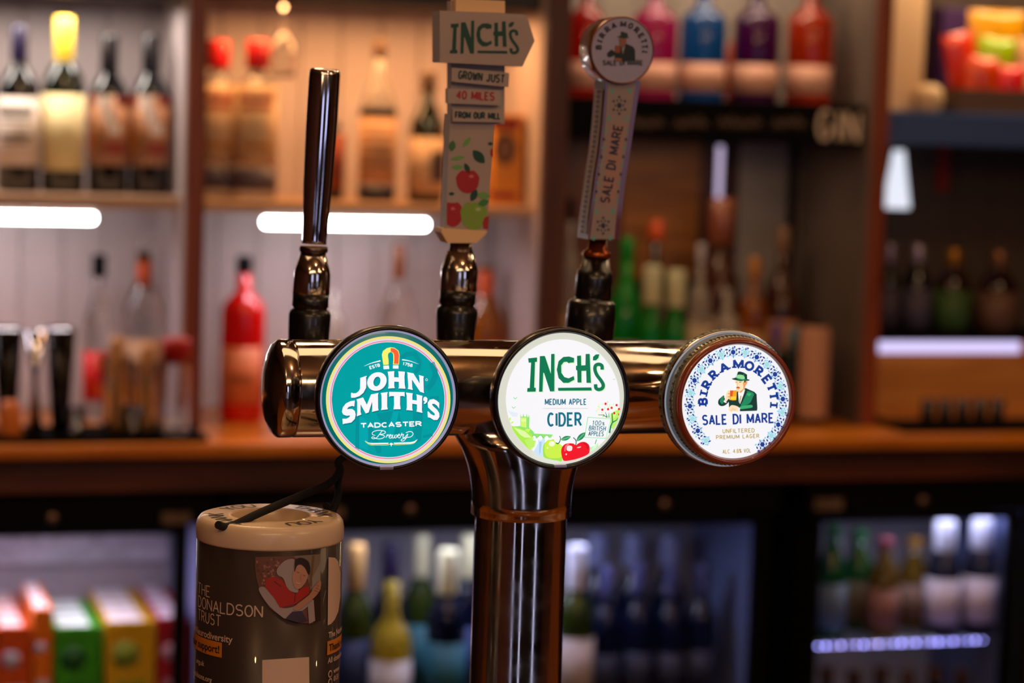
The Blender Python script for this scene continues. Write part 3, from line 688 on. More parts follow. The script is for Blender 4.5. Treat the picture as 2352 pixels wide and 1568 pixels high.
# raised shelf with light strip on the worktop, right
YR = 2.41
za4, zb4 = P(2200, 812, YR).z, P(2200, 776, YR).z
xa = P(2022, 795, YR).x
xs0 = xR1 + .001
t = Thing('raised_shelf', (xs0 + .3, YR, CT), 'tan wooden raised shelf with glowing lilac front edge, right side', 'shelf')
b = NB(); add_box(b, xs0, 2.6, YR + .004, BACK - .013, CT, zb4 - .006, .003); t.part('box', b, wood('tan_riser', 'd08a44', 'b8702c', .4, 'X'))
b = NB(); add_box(b, xs0, 2.6, YR + .004, BACK - .013, zb4 - .006, zb4, .001); t.part('top', b, MATT)
b = NB(); add_box(b, xs0, P(2352, 795, YR).x - .01, YR - .006, YR + .0035, za4 + .002, zb4 - .0065, .003); t.part('light_strip', b, mat('lilac_strip_glow', 'bab0dc', .4, emit=1.6), label='glowing lilac strip')
for x, yt, wd, gm, cp, lc, lb in ((2046, 560, 46, BLK, 'b8a8b8', '4a404c', 'dark bottle with silver cap nearest the right post'), (2110, 562, 68, BLK, 'b8a8b8', '50485a', 'dark bottle with silver cap and grey label on raised shelf'),
        (2192, 570, 84, ('dark_red_flask', '2c0c08'), 'a8701c', '3a5a24', 'dark bottle with gold cap and green label on raised shelf'), (2296, 575, 92, ('dark_red_flask', '2c0c08'), '8a5a3a', '6a4a38', 'dark bottle with brown label at right end of raised shelf')):
    g = gm if not isinstance(gm, tuple) else mat(gm[0], gm[1], .08, trans=.2)
    bottle('spirit_bottle', lb, x, yt, wd, 2.47, zb4, 'squat', g, mat('mcap_' + cp, cp, .25, .6), (.8, 1), .42, labels=[(.06, .52, mat('lab_' + lc, lc, .6, noise=.25, scale=60), 98)], group='bottles on the raised shelf')
# glowing cone added where an LED shows mirrored, and a red strip
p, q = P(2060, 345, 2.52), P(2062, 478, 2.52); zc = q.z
t = Thing('tapered_reflection', (p.x, 2.52, zc), 'white tapered mirrored light built as a glowing cone below the blue glow shelf beside the right post', 'reflection')
b = NB(); lathe_at(b, [(0, 0), (.026, 0), (.027, .004), (.011, p.z - zc), (0, p.z - zc)], (p.x + .004, 2.52, zc), n=30); t.part('glow_cone', b, mat('reflection_glow', 'c8ccd8', .4, emit=1.4))
b = NB(); lathe_at(b, [(0, 0), (.003, 0), (.003, zn0 - p.z - .0005), (0, zn0 - p.z - .0005)], (p.x + .004, 2.52, p.z), n=12); t.part('cord', b, MATT)  # made-up rod joining the glowing cone to the shelf
b = NB(); a = P(2155, 345, BACK - .02).x; add_box(b, a, a + .022, BACK - .03, BACK - .013, P(2165, 440, BACK).z, zn0 - .0005, .002)
solo('red_strip', b, mat('dull_red', '8a1410', .7), (a, BACK - .02, P(2165, 440, BACK).z), 'narrow dark red strip on the back panel below blue glow shelf', 'strip')
# small glasses on a black tray
p0 = P(2062, 975, 2.26)
b = NB(); add_box(b, p0.x, 2.05, 2.23, 2.37, CT + .0004, CT + .006, .002); add_box(b, p0.x, 2.05, 2.23, 2.235, CT, CT + .014, .001); add_box(b, p0.x, p0.x + .005, 2.235, 2.37, CT, CT + .014, .001)
solo('bar_tray', b, MATT, (1.8, 2.3, CT), 'black tray of small dark glasses in front of tan raised shelf', 'tray')
SM = mat('smoked_glass', '5a4a44', .05, trans=.6)
ord_ = ['first', 'second', 'third', 'fourth', 'fifth']
for k, x in enumerate((2132, 2172, 2212, 2252, 2292)):
    p = P(x, 918, 2.30); c = (p.x, 2.30, CT + .0064); r = .0125; h = p.z - CT - .006
    b = NB(); lathe_at(b, [(0, 0), (r, 0), (r * 1.12, h), (r * 1.02, h), (r * .9, .004), (0, .004)], c, n=24)
    solo('shot_glass', b, SM, c, 'small dark glass on right hand tray, %s from the left' % ord_[k], 'glass', 'dark glasses on the right tray')

# ================================================================== COOLERS
YF = 2.25                                            # door face plane
def cooler(name, x0, x1, wins, zt, zw, label):
    """black cabinet with open front cavity; wins = [(xa,xb)] door openings in X"""
    t = Thing(name, ((x0 + x1) / 2, 2.45, .02), label, 'cooler')
    b = NB(); zl = .12; tl_x = (x0 + .0205, x1 - .0205)
    add_box(b, x0, x1, 2.66, 2.68, .02, zt); add_box(b, x0, x0 + .02, YF + .03, 2.66, .02, zt); add_box(b, x1 - .02, x1, YF + .03, 2.66, .02, zt)
    add_box(b, x0, x1, YF + .03, 2.66, zt - .03, zt); add_box(b, x0, x1, YF + .03, 2.66, .02, .06); t.part('body', b, MATT)
    for q in tl_x:
        b = NB(); add_box(b, q - .001 if q > tl_x[0] else q, q if q > tl_x[0] else q + .001, YF + .032, 2.638, .062, zt - .032); t.part('side_liner', b, mat('blue_grey_panel', '7a84b8', .3, noise=.2, scale=6))
    b = NB(); add_box(b, x0, x1, YF - .005, YF + .03, zw + .012, zt, .003); hd = t.part('header_panel', b, MATT)
    b = NB(); add_box(b, x0 + .02, x1 - .02, 2.64, 2.66, .06, zt - .03); t.part('liner', b, mat('cooler_liner', 'b8b0b8', .4, noise=.1))
    for (a, c) in wins:
        b = NB(); f = .022
        add_box(b, a - f, a, YF, YF + .028, .08, zw + .010, .003); add_box(b, c, c + f, YF, YF + .028, .08, zw + .010, .003)
        add_box(b, a, c, YF, YF + .028, zw - .004, zw + .010, .002); add_box(b, a, c, YF, YF + .028, .08, .12, .003)
        d = t.part('door', b, MATT)
        b = NB(); add_box(b, a, c, YF + .012, YF + .016, .12, zw - .004); t.part('glass', b, mat('door_glass', 'ffffff', 0, trans=1, ior=1.1), d)
    return t, hd
xa, xb = P(-200, 1300, YF).x, P(402, 1300, YF).x
zw1 = P(300, 1222, YF).z
tl, hl = cooler('bottle_cooler', xa - .05, P(470, 1300, YF).x + .018, [(xa, xb)], .92, zw1, 'black glass fronted cooler filled with juice cartons at left')
xc0, xc1 = P(560, 1300, YF).x, P(1735, 1300, YF).x
zw2 = P(1500, 1202, YF).z
xmid = P(1180, 1300, YF).x
tm, hm = cooler('bottle_cooler', xc0 - .03, xc1 + .045, [(xc0, xmid - .022), (xmid + .022, xc1)], .92, zw2, 'black glass fronted cooler of wine bottles behind the chrome column')
xr0, xr1 = P(1885, 1300, YF).x, P(2318, 1300, YF).x
zw3 = P(2100, 1190, YF).z
tr, hr = cooler('bottle_cooler', xr0 - .035, xr1 + .06, [(xr0, xr1)], .92, zw3, 'black glass fronted cooler of green and white labelled bottles at right')
# details on headers
def lock(t, hd, x, y):
    p = P(x, y, YF - .005); b = NB(); add_lathe(b, [(0, 0), (.009, 0), (.009, .004), (.007, .006), (0, .006)], frame(Vector((p.x, YF - .005, p.z)), (0, -1, 0)), n=20); t.part('lock', b, mat('dull_steel', '8a6a5c', .35, .8), hd)
def sticker(t, hd, x0, x1, y, h):
    p, q = P(x0, y, YF - .005), P(x1, y, YF - .005); hh = px(h, p) / 2; b = NB(); add_box(b, p.x, q.x, YF - .0062, YF - .005, p.z - hh, p.z + hh, 0); t.part('name_plate', b, mat('dull_plate', '6e5440', .5, noise=.5, scale=70), hd)
lock(tl, hl, 120, 1190); sticker(tl, hl, 372, 438, 1190, 26)
lock(tm, hm, 943, 1170); lock(tm, hm, 1527, 1158); sticker(tm, hm, 700, 790, 1178, 24)
sticker(tr, hr, 1872, 1935, 1158, 26); lock(tr, hr, 2120, 1150)
# evaporator cover strip in the left cooler
b = NB(); add_box(b, xa - .02, P(470, 1300, YF).x - .006, 2.615, 2.638, P(200, 1292, 2.62).z, P(200, 1225, 2.62).z, .004); tl.part('fan_cover', b, mat('pale_metal', 'd8d4e0', .35, noise=.3, scale=40))
# inner light tubes
for t, a, c, z in ((tl, xa, xb, zw1 - .0), (tm, xc0, xc1, zw2), (tr, xr0, xr1, zw3)):
    b = NB(); add_tube(b, [(a + .02, 2.30, z + .014), (c - .02, 2.30, z + .014)], .005, 10); t.part('light_tube', b, mat('cool_tube_glow', 'c8ccff', .4, emit=3))
# shelves
zsh = P(2100, 1476, YF + .05).z
def wire_shelf(t, a, c, z, glints=0):
    b = NB(); add_tube(b, [(a, YF + .05, z), (c, YF + .05, z)], .003, 8); add_tube(b, [(a, 2.61, z), (c, 2.61, z)], .003, 8)
    x = a + .01
    while x < c: add_tube(b, [(x, YF + .05, z), (x, 2.61, z)], .0014, 6); x += .022
    s = t.part('wire_shelf', b, STEEL)
    for k in range(glints):  # highlights along the rail, put in as small glowing beads
        x = a + .006 + (c - a - .03) * k / (glints - 1)
        b = NB(); bmesh.ops.create_icosphere(b, subdivisions=2, radius=(.0017, .0024, .0029, .0020, .0027)[k % 5], matrix=Matrix.Translation((x, YF + .044, z + .002))); t.part('glint_bead', b, mat('glint_glow', '8a88e0', .4, emit=13), s)
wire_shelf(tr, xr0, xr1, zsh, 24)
zsl = P(200, 1640, YF + .05).z
wire_shelf(tl, xa, xb + .03, zsl)
zsm = P(1100, 1690, YF + .05).z
wire_shelf(tm, xc0, xc1, zsm)

# ------------------------------------------------------------------ juice cartons in rows
def carton_row(x0, x1, ytop, col, col2, nm, n, where, Yf=2.325, dp=.058, emblem='c8c0d8'):
    a, c = P(x0, ytop, Yf), P(x1, ytop, Yf); W = c.x - a.x; cx = (a.x + c.x) / 2; z1 = (a.z + c.z) / 2; z0 = zsl + .0036
    M1 = mat('card_' + col, col, .4, coat=.2, noise=.08, scale=30); M2 = mat('cardtop_' + col2, col2, .4)
    M3 = mat('cardemb_' + emblem, emblem, .5)
    t = Thing('juice_carton', (cx, Yf + dp / 2, z0), '', 'carton', nm); 
    b = NB(); add_box(b, cx - W / 2, cx + W / 2, Yf, Yf + dp - .003, z0, z1, .002); bo = t.part('carton_body', b, M1)
    b = NB(); add_box(b, cx - W * .42, cx + W * .25, Yf + .006, Yf + dp - .010, z1, z1 + .0015); t.part('top_flap', b, M2)
    b = NB(); add_lathe(b, [(0, 0), (W * .28, 0), (W * .28, .0006), (0, .0006)], frame(Vector((cx - W * .1, Yf, z0 + (z1 - z0) * .62)), (0, -1, 0)), n=24)
    add_box(b, cx - W * .3, cx + W * .36, Yf - .0006, Yf, z0 + (z1 - z0) * .22, z0 + (z1 - z0) * .3); t.part('printed_emblem', b, M3, bo)
    nth = ['front', 'second', 'third', 'fourth', 'fifth', 'rearmost']
    t.o['label'] = 'front %s juice carton %s' % (nm.split()[0], where)
    for k in range(1, n):
        copy_thing(t.o, (cx, Yf + dp / 2 + k * dp, z0), '%s %s juice carton back in the row %s' % (nth[k] if k < n - 1 else 'rearmost', nm.split()[0], where))
carton_row(-95, -8, 1420, 'e0621c', 'f0d8d0', 'orange cartons at picture edge', 4, 'beyond the left picture edge')
carton_row(-4, 70, 1440, 'd8541a', 'f0dcd8', 'orange cartons at far left', 5, 'at far left')
carton_row(76, 121, 1398, 'e8781a', 'f0e4e8', 'tangerine cartons', 4, 'beside the green ones')
carton_row(126, 235, 1440, '3c9a1c', 'e4ecec', 'green cartons', 4, 'left of the yellow ones', emblem='1c5a20')
carton_row(244, 358, 1428, 'd8a81c', 'ece8f0', 'yellow cartons', 5, 'right of the green ones', emblem='8a9a2c')
carton_row(364, 434, 1420, 'b01c2c', 'ece0ec', 'crimson cartons', 5, 'beside the round collection can', emblem='d8a8c0')

# ------------------------------------------------------------------ bottles in the centre cooler
CG = mat('cooler_green_glass', '3a4a18', .05, trans=.5); NV = mat('navy_glass', '0c1430', .08, trans=.3)
TANC = mat('tan_foil', 'd8a868', .3, .4); CRC = mat('cream_foil', 'e0d8b0', .3, .2); WHC = mat('white_cap', 'd8d8ee', .3)
cb = [
 (818, 1248, 86, 2.37, CG, TANC, 'navy', 'tan foil topped bottle next to the collection can'),
 (898, 1246, 82, 2.44, NV, PURC, '9a98b0', 'purple black capped bottle behind, right of the tan foil one'),
 (902, 1330, 96, 2.322, ('yellow_wine', 'c8b030'), None, 'c8c4d0', 'squat yellow wine bottle with pale grey label'),
 (970, 1226, 82, 2.495, CG, CRC, '2a6a7a', 'tall cream foil bottle at the back of the cooler'),
 (1030, 1262, 92, 2.34, NV, CRC, '1c5a70', 'cream capped bottle with teal label left of the column'),
 (1080, 1226, 84, 2.45, NV, CRC, '3a4a8a', 'cream capped bottle half hidden by the column edge'),
 (1326, 1252, 92, 2.34, CG, WHC, 'b8a8ac', 'white capped bottle with beige label right of column'),
 (1240, 1240, 84, 2.40, NV, WHC, 'b8a8ac', 'white capped bottle mostly behind the chrome column'),
 (1152, 1240, 84, 2.38, NV, WHC, '3a4a8a', 'pale capped bottle hidden behind the chrome column'),
]
LM = {}
for x, yt, wd, Y, gm, cp, lc, lb in cb:
    g = gm if not isinstance(gm, tuple) else mat(gm[0], gm[1], .06, trans=.5)
    lcm = mat('lab_' + lc, '1a2a58' if lc == 'navy' else lc, .6, noise=.15, scale=50)
    bottle('wine_bottle', lb, x, yt, wd, Y, zsm + .0036, 'wine', g, cp, (.76, 1), .5, labels=[(.12, .5, lcm, 98)], group='lit wine bottles in the centre cooler')
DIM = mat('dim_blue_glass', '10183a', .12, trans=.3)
rowlab = ['nearest the column', 'second from the column', 'third from the column', 'nearest the cooler side']
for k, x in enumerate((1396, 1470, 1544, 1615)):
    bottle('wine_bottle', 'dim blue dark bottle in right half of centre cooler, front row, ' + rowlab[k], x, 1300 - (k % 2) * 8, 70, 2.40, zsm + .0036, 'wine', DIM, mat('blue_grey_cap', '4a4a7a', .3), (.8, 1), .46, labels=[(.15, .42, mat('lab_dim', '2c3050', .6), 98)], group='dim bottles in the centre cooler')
for k, x in enumerate((1372, 1456, 1540)):
    bottle('wine_bottle', 'pale topped dark bottle in right half of centre cooler, back row, ' + ['nearest the column', 'middle of three', 'farthest from the column'][k], x, 1222, 80, 2.53, zsm + .0036, 'wine', DIM, mat('pale_blue_cap', '8a90c0', .3), (.8, 1), .6, group='back row bottles in the centre cooler')

# ------------------------------------------------------------------ bottles in the right cooler
rb = [
 (1915, 1205, 72, 2.35, ('beer_green', '0c5a1c'), ('green_cap', '2c6a3a'), '5a6a78', 'green bottle nearest the left side of right cooler'),
 (1975, 1215, 72, 2.42, ('beer_green', '0c5a1c'), ('green_cap', '2c6a3a'), '6a5a3a', 'green bottle second in the right cooler'),
 (2035, 1235, 76, 2.355, ('gold_glass', '7a5a14'), ('rose_cap', '8a3a4a'), '8a5a4a', 'golden bottle with rose cap in the right cooler'),
 (2102, 1235, 76, 2.425, ('gold_glass', '7a5a14'), ('amber_cap', '9a6a20'), '8a6a5a', 'golden bottle with amber cap in the right cooler'),
 (2172, 1195, 80, 2.36, ('smoke_blue', '2c2c40'), ('white_cap', 'd8d8ee'), 'd0c0cc', 'pale capped bottle with white label right of the golden ones'),
 (2256, 1190, 80, 2.36, ('smoke_blue', '2c2c40'), ('white_cap', 'd8d8ee'), 'd0c0cc', 'pale capped bottle with white label at the right cooler edge'),
]
for x, yt, wd, Y, gm, cp, lc, lb in rb:
    big = 'pale' in lb
    bottle('beer_bottle', lb, x, yt, wd, Y, zsh + .0036, 'beer', mat(gm[0], gm[1], .06, trans=.45), mat(cp[0], cp[1], .3), (.7, 1) if big else (.9, 1), .62 if big else None, labels=[(.1, .5, mat('lab_' + lc, lc, .6), 95)], group='upper bottles in the right cooler')
zlo = P(2100, 1800, 2.38).z
wire_shelf(tr, xr0, xr1, zlo)
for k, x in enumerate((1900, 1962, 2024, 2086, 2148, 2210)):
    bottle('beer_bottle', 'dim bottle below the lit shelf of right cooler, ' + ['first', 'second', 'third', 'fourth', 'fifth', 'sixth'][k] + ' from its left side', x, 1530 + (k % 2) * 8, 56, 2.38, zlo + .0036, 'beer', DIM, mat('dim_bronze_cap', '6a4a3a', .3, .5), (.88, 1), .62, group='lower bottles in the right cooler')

# ================================================================== TAP TOWER
colx = P(1194, 1250, 0).x
TW = Thing('tap_tower', (colx, 0, BARZ), 'chrome T shaped beer tap tower with three handles and three lit badges', 'tap tower')
TR = .0372; TZ = 1.380
xl, xr = P(648, 890, -.02).x, P(1690, 890, 0).x
b = NB(); MX = Matrix.Translation((0, 0, TZ)) @ AX_X
add_lathe(b, [(0, xl + .011), (TR - .0006, xl + .011), (TR, xl + .012), (TR, xr - .011), (TR - .001, xr - .0105), (0, xr - .0105)], MX, n=72); TW.part('crossbar', b, CHROME)
for s, xe in ((1, xl), (-1, xr)):
    b = NB(); q = [(0, -.0115), (TR * .35, -.0105), (TR * .7, -.0075), (TR * .92, -.0035), (TR * .985, -.001), (TR * 1.004, .001), (TR * 1.004, .0098), (TR * .99, .0104), (0, .0104)]
    add_lathe(b, [(r, xe + s * z) for r, z in q], MX, n=72); TW.part('end_cap', b, CHROME)
zcol = P(1194, 1200, -.036).z
rc = px(212, (colx, 0, 1.25)) / 2; rcol = px(230, (colx, 0, 1.25)) / 2
b = NB(); add_lathe(b, [(0, BARZ + .001), (rc * 1.5, BARZ + .001), (rc * 1.5, BARZ + .008), (rc * 1.05, BARZ + .014), (rc, BARZ + .02), (rc, zcol + .004)], Matrix.Translation((colx, 0, 0)), n=72); TW.part('column', b, CHROME)
b = NB()
def flare(v, a):
    return v
prof = [(rcol - .0015, zcol - .0003), (rcol, zcol + .0005), (rcol, zcol + .004)]
ztopf = TZ + .004
for i in range(15):
    tt = i / 14; z = zcol + .004 + (ztopf - zcol - .004) * tt; prof.append((rcol + .060 * tt ** 2.5, z))
k = len(prof)
def saddle(v, a):
    r = math.hypot(v.x, v.y); ry = rcol if r > rcol else r
    zz = v.z; lim = rcol
    if zz > TZ - TR: 
        lim = max(.004, min(rcol, math.sqrt(max(0, TR ** 2 - (zz - TZ) ** 2)) + .0012)) if zz < TZ else TR
    return Vector((v.x, math.sin(a) * min(ry, max(lim, .02)), zz))
add_lathe(b, prof, Matrix.Translation((colx, 0, 0)), n=72, fn=saddle); TW.part('flared_collar', b, CHROME)

# ---- badges
def badge_frame(cx, cy, Yf, turn, roll):
    c = P(cx, cy, Yf); n = Vector((math.sin(R_(turn)), -math.cos(R_(turn)), 0)); return c, n, frame(c, n, R_(roll))
def face_map(c, n, z=0):
    def f(x, y, L):
        d = ray(x, y); o = c + n * z; t = (o - CAM).dot(n) / d.dot(n); return CAM + d * t + n * (.00012 * L)
    return f
def bracket(b, c, n, zb):
    # tapered arm from the crossbar to the back of the badge
    o = c + n * zb; a = Vector((c.x, -.02, TZ)); d = (o - a)
    add_lathe(b, [(.026, 0), (.020, d.length * .25), (.015, d.length * .55), (.019, d.length * .8), (.032, d.length + .001), (0, d.length + .001)], frame(a, d), n=40)
SILV = mat('silver_edge', 'c8c0d8', .25, .7)
# badge 1, teal
c, n, M = badge_frame(891.5, 915, -.105, -3, 0); c1x = c.x; R1 = px(168, c); Rf = px(155, c)
b = NB(); add_lathe(b, [(0, -.022), (R1 * .55, -.022), (R1 * .9, -.019), (R1 * .985, -.013), (R1, -.008), (R1, -.001), (R1 * .99, .001), (R1 * .965, .0022), (Rf + .0012, .0018), (Rf + .0004, -.001), (Rf, -.002), (0, -.002)], M, n=96)
bracket(b, c, n, -.022)
bd1 = TW.part('badge', b, [BLACKG], label='round teal lit badge in black rim')
E1 = 1.0
b = NB(); add_lathe(b, [(0, -.0015), (Rf - .001, -.0015), (Rf - .0002, -.0019)], M, n=96); TW.part('lens_face', b, mat('teal_dark_lit', '006a68', .2, emit=.9, coat=.5), bd1)
b = NB(); add_lathe(b, [(Rf - .0006, -.0014), (Rf, -.0002), (Rf + .0012, .0012), (Rf + .0018, .0012)], M, n=96); TW.part('lens_edge', b, mat('lilac_edge_glow', 'b8b4e0', .2, emit=.55), bd1)
p = P(888, 1074.5, -.108); b = NB(); hw = px(16, p); add_box(b, p.x - hw, p.x + hw, p.y - .001, p.y + .004, p.z - .0012, p.z + .0012, .0004); TW.part('release_clip', b, SILV, bd1)
A = Art(); fm = face_map(c, n, -.0015); cx1, cy1, ax, ay = 891.5, 916.5, 150.5, 153.5
for r0, r1, m, l in ((.925, .962, 'e6dc7c', 2), (.905, .925, 'd8d4e4', 2), (.87, .905, 'd8d4ea', 2), (.885, .897, 'f06070', 3)):
    A.ring(cx1, cy1 + 1, ax, ay, r0 - .012, r1 - .012, ink(m, 1.0), l, 96)
A.ring(cx1, cy1 + 1, ax, ay, 0, .862, mat('teal_field', '00a0a4', .2, emit=.95, coat=.4), 2, 96)
TW.part('printed_rings', A.build(fm), A.mats, bd1)
A = Art(); K = lambda x, y: (600 + x / 3.92, 720 + y / 3.92)
K3 = lambda x, y: (780 + x / 9.8, 880 + y / 9.8); K2 = lambda x, y: (820 + x / 11.76, 780 + y / 11.76)
gd, gl = ink('00949c', .9), ink('00a8b0', .92)
# ghost letter shapes behind the name
for pts in ([(360, 690), (440, 690), (440, 1490), (350, 1440)], [(640, 880), (740, 1000), (940, 1450), (930, 1568), (840, 1568), (720, 1290), (640, 1330)], [(820, 680), (1200, 620), (1120, 900), (1000, 1010)], [(1340, 640), (1200, 1300), (1320, 1310), (1380, 860)],
            [(1650, 640), (1870, 640), (1860, 1000), (1830, 1270), (1750, 1330), (1650, 1060)], [(2020, 300), (2240, 280), (2230, 560), (2140, 660)], [(1870, 1170), (2100, 1120), (2090, 1190), (1870, 1230)]):
    A.poly(shift(pts, K3), gd, 3)
for pts in ([(1040, 1240), (1210, 640), (1330, 640), (1170, 1240)], [(440, 720), (640, 860), (640, 1500), (440, 1440)]):
    A.poly(shift(pts, K3), gl, 3)
A.stroke(shift([(1190, 480), (1360, 380), (1560, 380), (1680, 560), (1660, 760), (1560, 900)], K2), 10, gd, 3)
A.stroke(smoothline(shift([(2010, 620), (2110, 900), (2040, 1150), (1880, 1330)], K2), 5), 13, gd, 3)
TW.part('ghost_lettering', A.build(fm), A.mats, bd1)
A = Art(); W1 = ink('f0f2f8', 1.0); SHD = ink('00808e', .8)
def J1(a, off=(0, 0), m=W1, L=5):
    def pl(pts, F): a.poly([(x + off[0], y + off[1]) for x, y in shift(pts, F)], m, L)
    # JOHN (K2 crop)
    pl([(80, 1030), (250, 972), (262, 985), (240, 1010), (250, 1180), (240, 1300), (170, 1430), (60, 1520), (-60, 1560), (-150, 1565), (-165, 1550), (-165, 1450), (-150, 1422), (-110, 1445), (-30, 1440), (40, 1390), (80, 1320), (82, 1200), (85, 1060)], K2)
    o = (535, 1125)
    for i in range(40):
        t0, t1 = 2 * math.pi * i / 40, 2 * math.pi * (i + 1) / 40
        fo = lambda t: (o[0] + 262 * math.cos(t) - 20 * math.sin(t) * .6, o[1] + 250 * math.sin(t) - 20 * math.cos(t)); fi = lambda t: (o[0] + 95 * math.cos(t) - 14 * math.sin(t), o[1] + 130 * math.sin(t) - 8 * math.cos(t))
        pl([fo(t0), fo(t1), fi(t1), fi(t0)], K2)
    pl([(822, 860), (1005, 845), (1000, 880), (1000, 1010), (1125, 1015), (1118, 880), (1105, 850), (1285, 860), (1288, 885), (1278, 1000), (1285, 1200), (1305, 1320), (1115, 1308), (1130, 1270), (1125, 1135), (1003, 1130), (1003, 1250), (1018, 1302), (835, 1315), (850, 1250), (848, 1000), (832, 890)], K2)
    pl([(1350, 872), (1520, 905), (1690, 1180), (1680, 1010), (1665, 950), (1798, 985), (1790, 1050), (1800, 1400), (1812, 1440), (1700, 1400), (1480, 1070), (1488, 1290), (1505, 1355), (1370, 1325), (1382, 1250), (1365, 1000), (1362, 920)], K2)
    # SMITH'S (K3 crop)
    pl([(340, 385), (330, 520), (280, 505), (200, 530), (162, 578), (280, 575), (340, 620), (360, 700), (340, 800), (260, 880), (180, 895), (110, 905), (70, 918), (62, 795), (150, 795), (215, 760), (235, 720), (150, 728), (80, 700), (50, 640), (70, 540), (140, 450), (240, 400)], K3)
    pl([(380, 360), (525, 315), (610, 480), (705, 250), (870, 215), (862, 260), (865, 560), (875, 605), (725, 640), (735, 560), (730, 410), (650, 655), (585, 675), (470, 470), (470, 640), (488, 700), (385, 740), (395, 640), (395, 420)], K3)
    pl([(925, 215), (1080, 195), (1070, 240), (1068, 520), (1082, 582), (930, 600), (945, 540), (942, 280)], K3)
    pl([(1110, 190), (1460, 195), (1462, 300), (1430, 282), (1360, 285), (1358, 480), (1372, 580), (1210, 582), (1225, 480), (1222, 285), (1150, 285), (1112, 300)], K3)
    pl([(1490, 205), (1642, 222), (1635, 280), (1635, 370), (1735, 385), (1735, 290), (1722, 245), (1862, 280), (1855, 340), (1850, 600), (1862, 665), (1728, 632), (1740, 570), (1738, 475), (1632, 455), (1632, 560), (1642, 612), (1498, 598), (1512, 540), (1508, 270)], K3)
    pl([(1880, 350), (1900, 305), (1940, 300), (1975, 340), (1970, 410), (1925, 460), (1890, 455), (1915, 400), (1885, 390)], K3)
    pl([(2240, 440), (2238, 570), (2190, 500), (2130, 460), (2085, 460), (2080, 480), (2110, 520), (2190, 590), (2240, 670), (2245, 750), (2200, 820), (2120, 825), (2040, 775), (1985, 762), (1975, 640), (1990, 625), (2050, 690), (2110, 720), (2145, 715), (2130, 670), (2050, 600), (1990, 540), (1980, 430), (2030, 365), (2110, 350), (2180, 385)], K3)
J1(A, (1.6, 2.6), SHD, 4); J1(A)
text(A, 'TADCASTER', 829, 981.5, 967.5, 977, 9.2, 2.9, W1, 5, gap=.32)
text(A, 'ESTB', 850, 847, 872.5, 840.5, 6.2, 1.7, W1, 5, gap=.4)
text(A, '1758', 925, 837.5, 946, 842, 6.2, 1.6, W1, 5, gap=.4)
A.stroke(smoothline(shift([(190, 712), (380, 630), (630, 565)], K2), 5), [.3, 3], W1, 5)
A.stroke(smoothline(shift([(1215, 535), (1420, 570), (1660, 655)], K2), 5), [3, .3], W1, 5)
A.ring(979.5, 871.5, 2.7, 2.9, .7, 1, W1, 5, 16)
# Brewery script
for pts in ([(800, 1170), (740, 1150), (740, 1100), (830, 1060), (960, 1060), (1030, 1090), (1000, 1130), (910, 1150), (990, 1170), (1000, 1210), (920, 1245), (820, 1240), (750, 1200), (720, 1225), (760, 1245), (830, 1220), (890, 1150), (960, 1060)],
            [(1040, 1220), (1070, 1150), (1065, 1180), (1110, 1150)], [(1110, 1200), (1160, 1170), (1140, 1150), (1110, 1190), (1120, 1225), (1160, 1225), (1200, 1150), (1180, 1215), (1215, 1225), (1250, 1155), (1235, 1215), (1265, 1225), (1290, 1170), (1270, 1150)],
            [(1300, 1190), (1350, 1160), (1330, 1140), (1300, 1190), (1320, 1220), (1360, 1215), (1400, 1120), (1395, 1160), (1440, 1140)], [(1440, 1150), (1420, 1210), (1460, 1215), (1530, 1140), (1500, 1220), (1440, 1290), (1385, 1290), (1400, 1255), (1500, 1220), (1600, 1200), (1650, 1140), (1620, 1090), (1560, 1085), (1490, 1110)]):
    A.stroke(smoothline(shift(pts, K3), 4), 1.5, W1, 5)
YL = ink('e8e84a', 1.0)
A.stroke(smoothline(shift([(570, 1300), (680, 1380), (850, 1388), (1080, 1385), (1160, 1340), (1230, 1382), (1500, 1370), (1660, 1350), (1740, 1270)], K3), 4), 1.1, YL, 4)
A.poly(shift([(565, 1280), (640, 1330), (700, 1340), (1100, 1335), (1090, 1365), (720, 1372), (640, 1345)], K3), W1, 5)
A.poly(shift([(1210, 1335), (1600, 1320), (1680, 1300), (1755, 1250), (1690, 1330), (1600, 1355), (1230, 1365)], K3), W1, 5)
A.poly(shift([(1120, 1355), (1160, 1345), (1205, 1355), (1170, 1390), (1160, 1425), (1148, 1390)], K3), W1, 5)
TW.part('lettering', A.build(fm), A.mats, bd1)
A = Art(); YE, ORG = ink('f0ee6e', 1.0), ink('ff6038', 1.0)
def mag(side):
    s = -1 if side == 'l' else 1; o = (905, 0)
    if side == 'l': return [(905, 200), (800, 225), (700, 300), (668, 400), (690, 560), (708, 680), (850, 670), (850, 560), (830, 420), (845, 360), (905, 328)]
    return [(905, 210), (1010, 225), (1110, 300), (1140, 400), (1125, 650), (975, 655), (990, 540), (985, 400), (960, 350), (905, 328)]
A.poly(shift(mag('l'), K2), YE, 5); A.poly(shift([(905, 200), (1010, 215), (1118, 295), (1145, 400), (1130, 665), (968, 665), (978, 540), (975, 400), (950, 345), (905, 328)], K2), YE, 5)
A.poly(shift([(905, 218), (1010, 232), (1100, 305), (1130, 400), (1115, 645), (992, 645), (1002, 540), (998, 400), (970, 345), (905, 315)], K2), ORG, 6)
A.poly(shift([(706, 700), (855, 690), (868, 785), (716, 795)], K2), W1, 5); A.poly(shift([(968, 685), (1118, 685), (1116, 778), (965, 775)], K2), W1, 5)
TW.part('magnet_emblem', A.build(fm), A.mats, bd1)

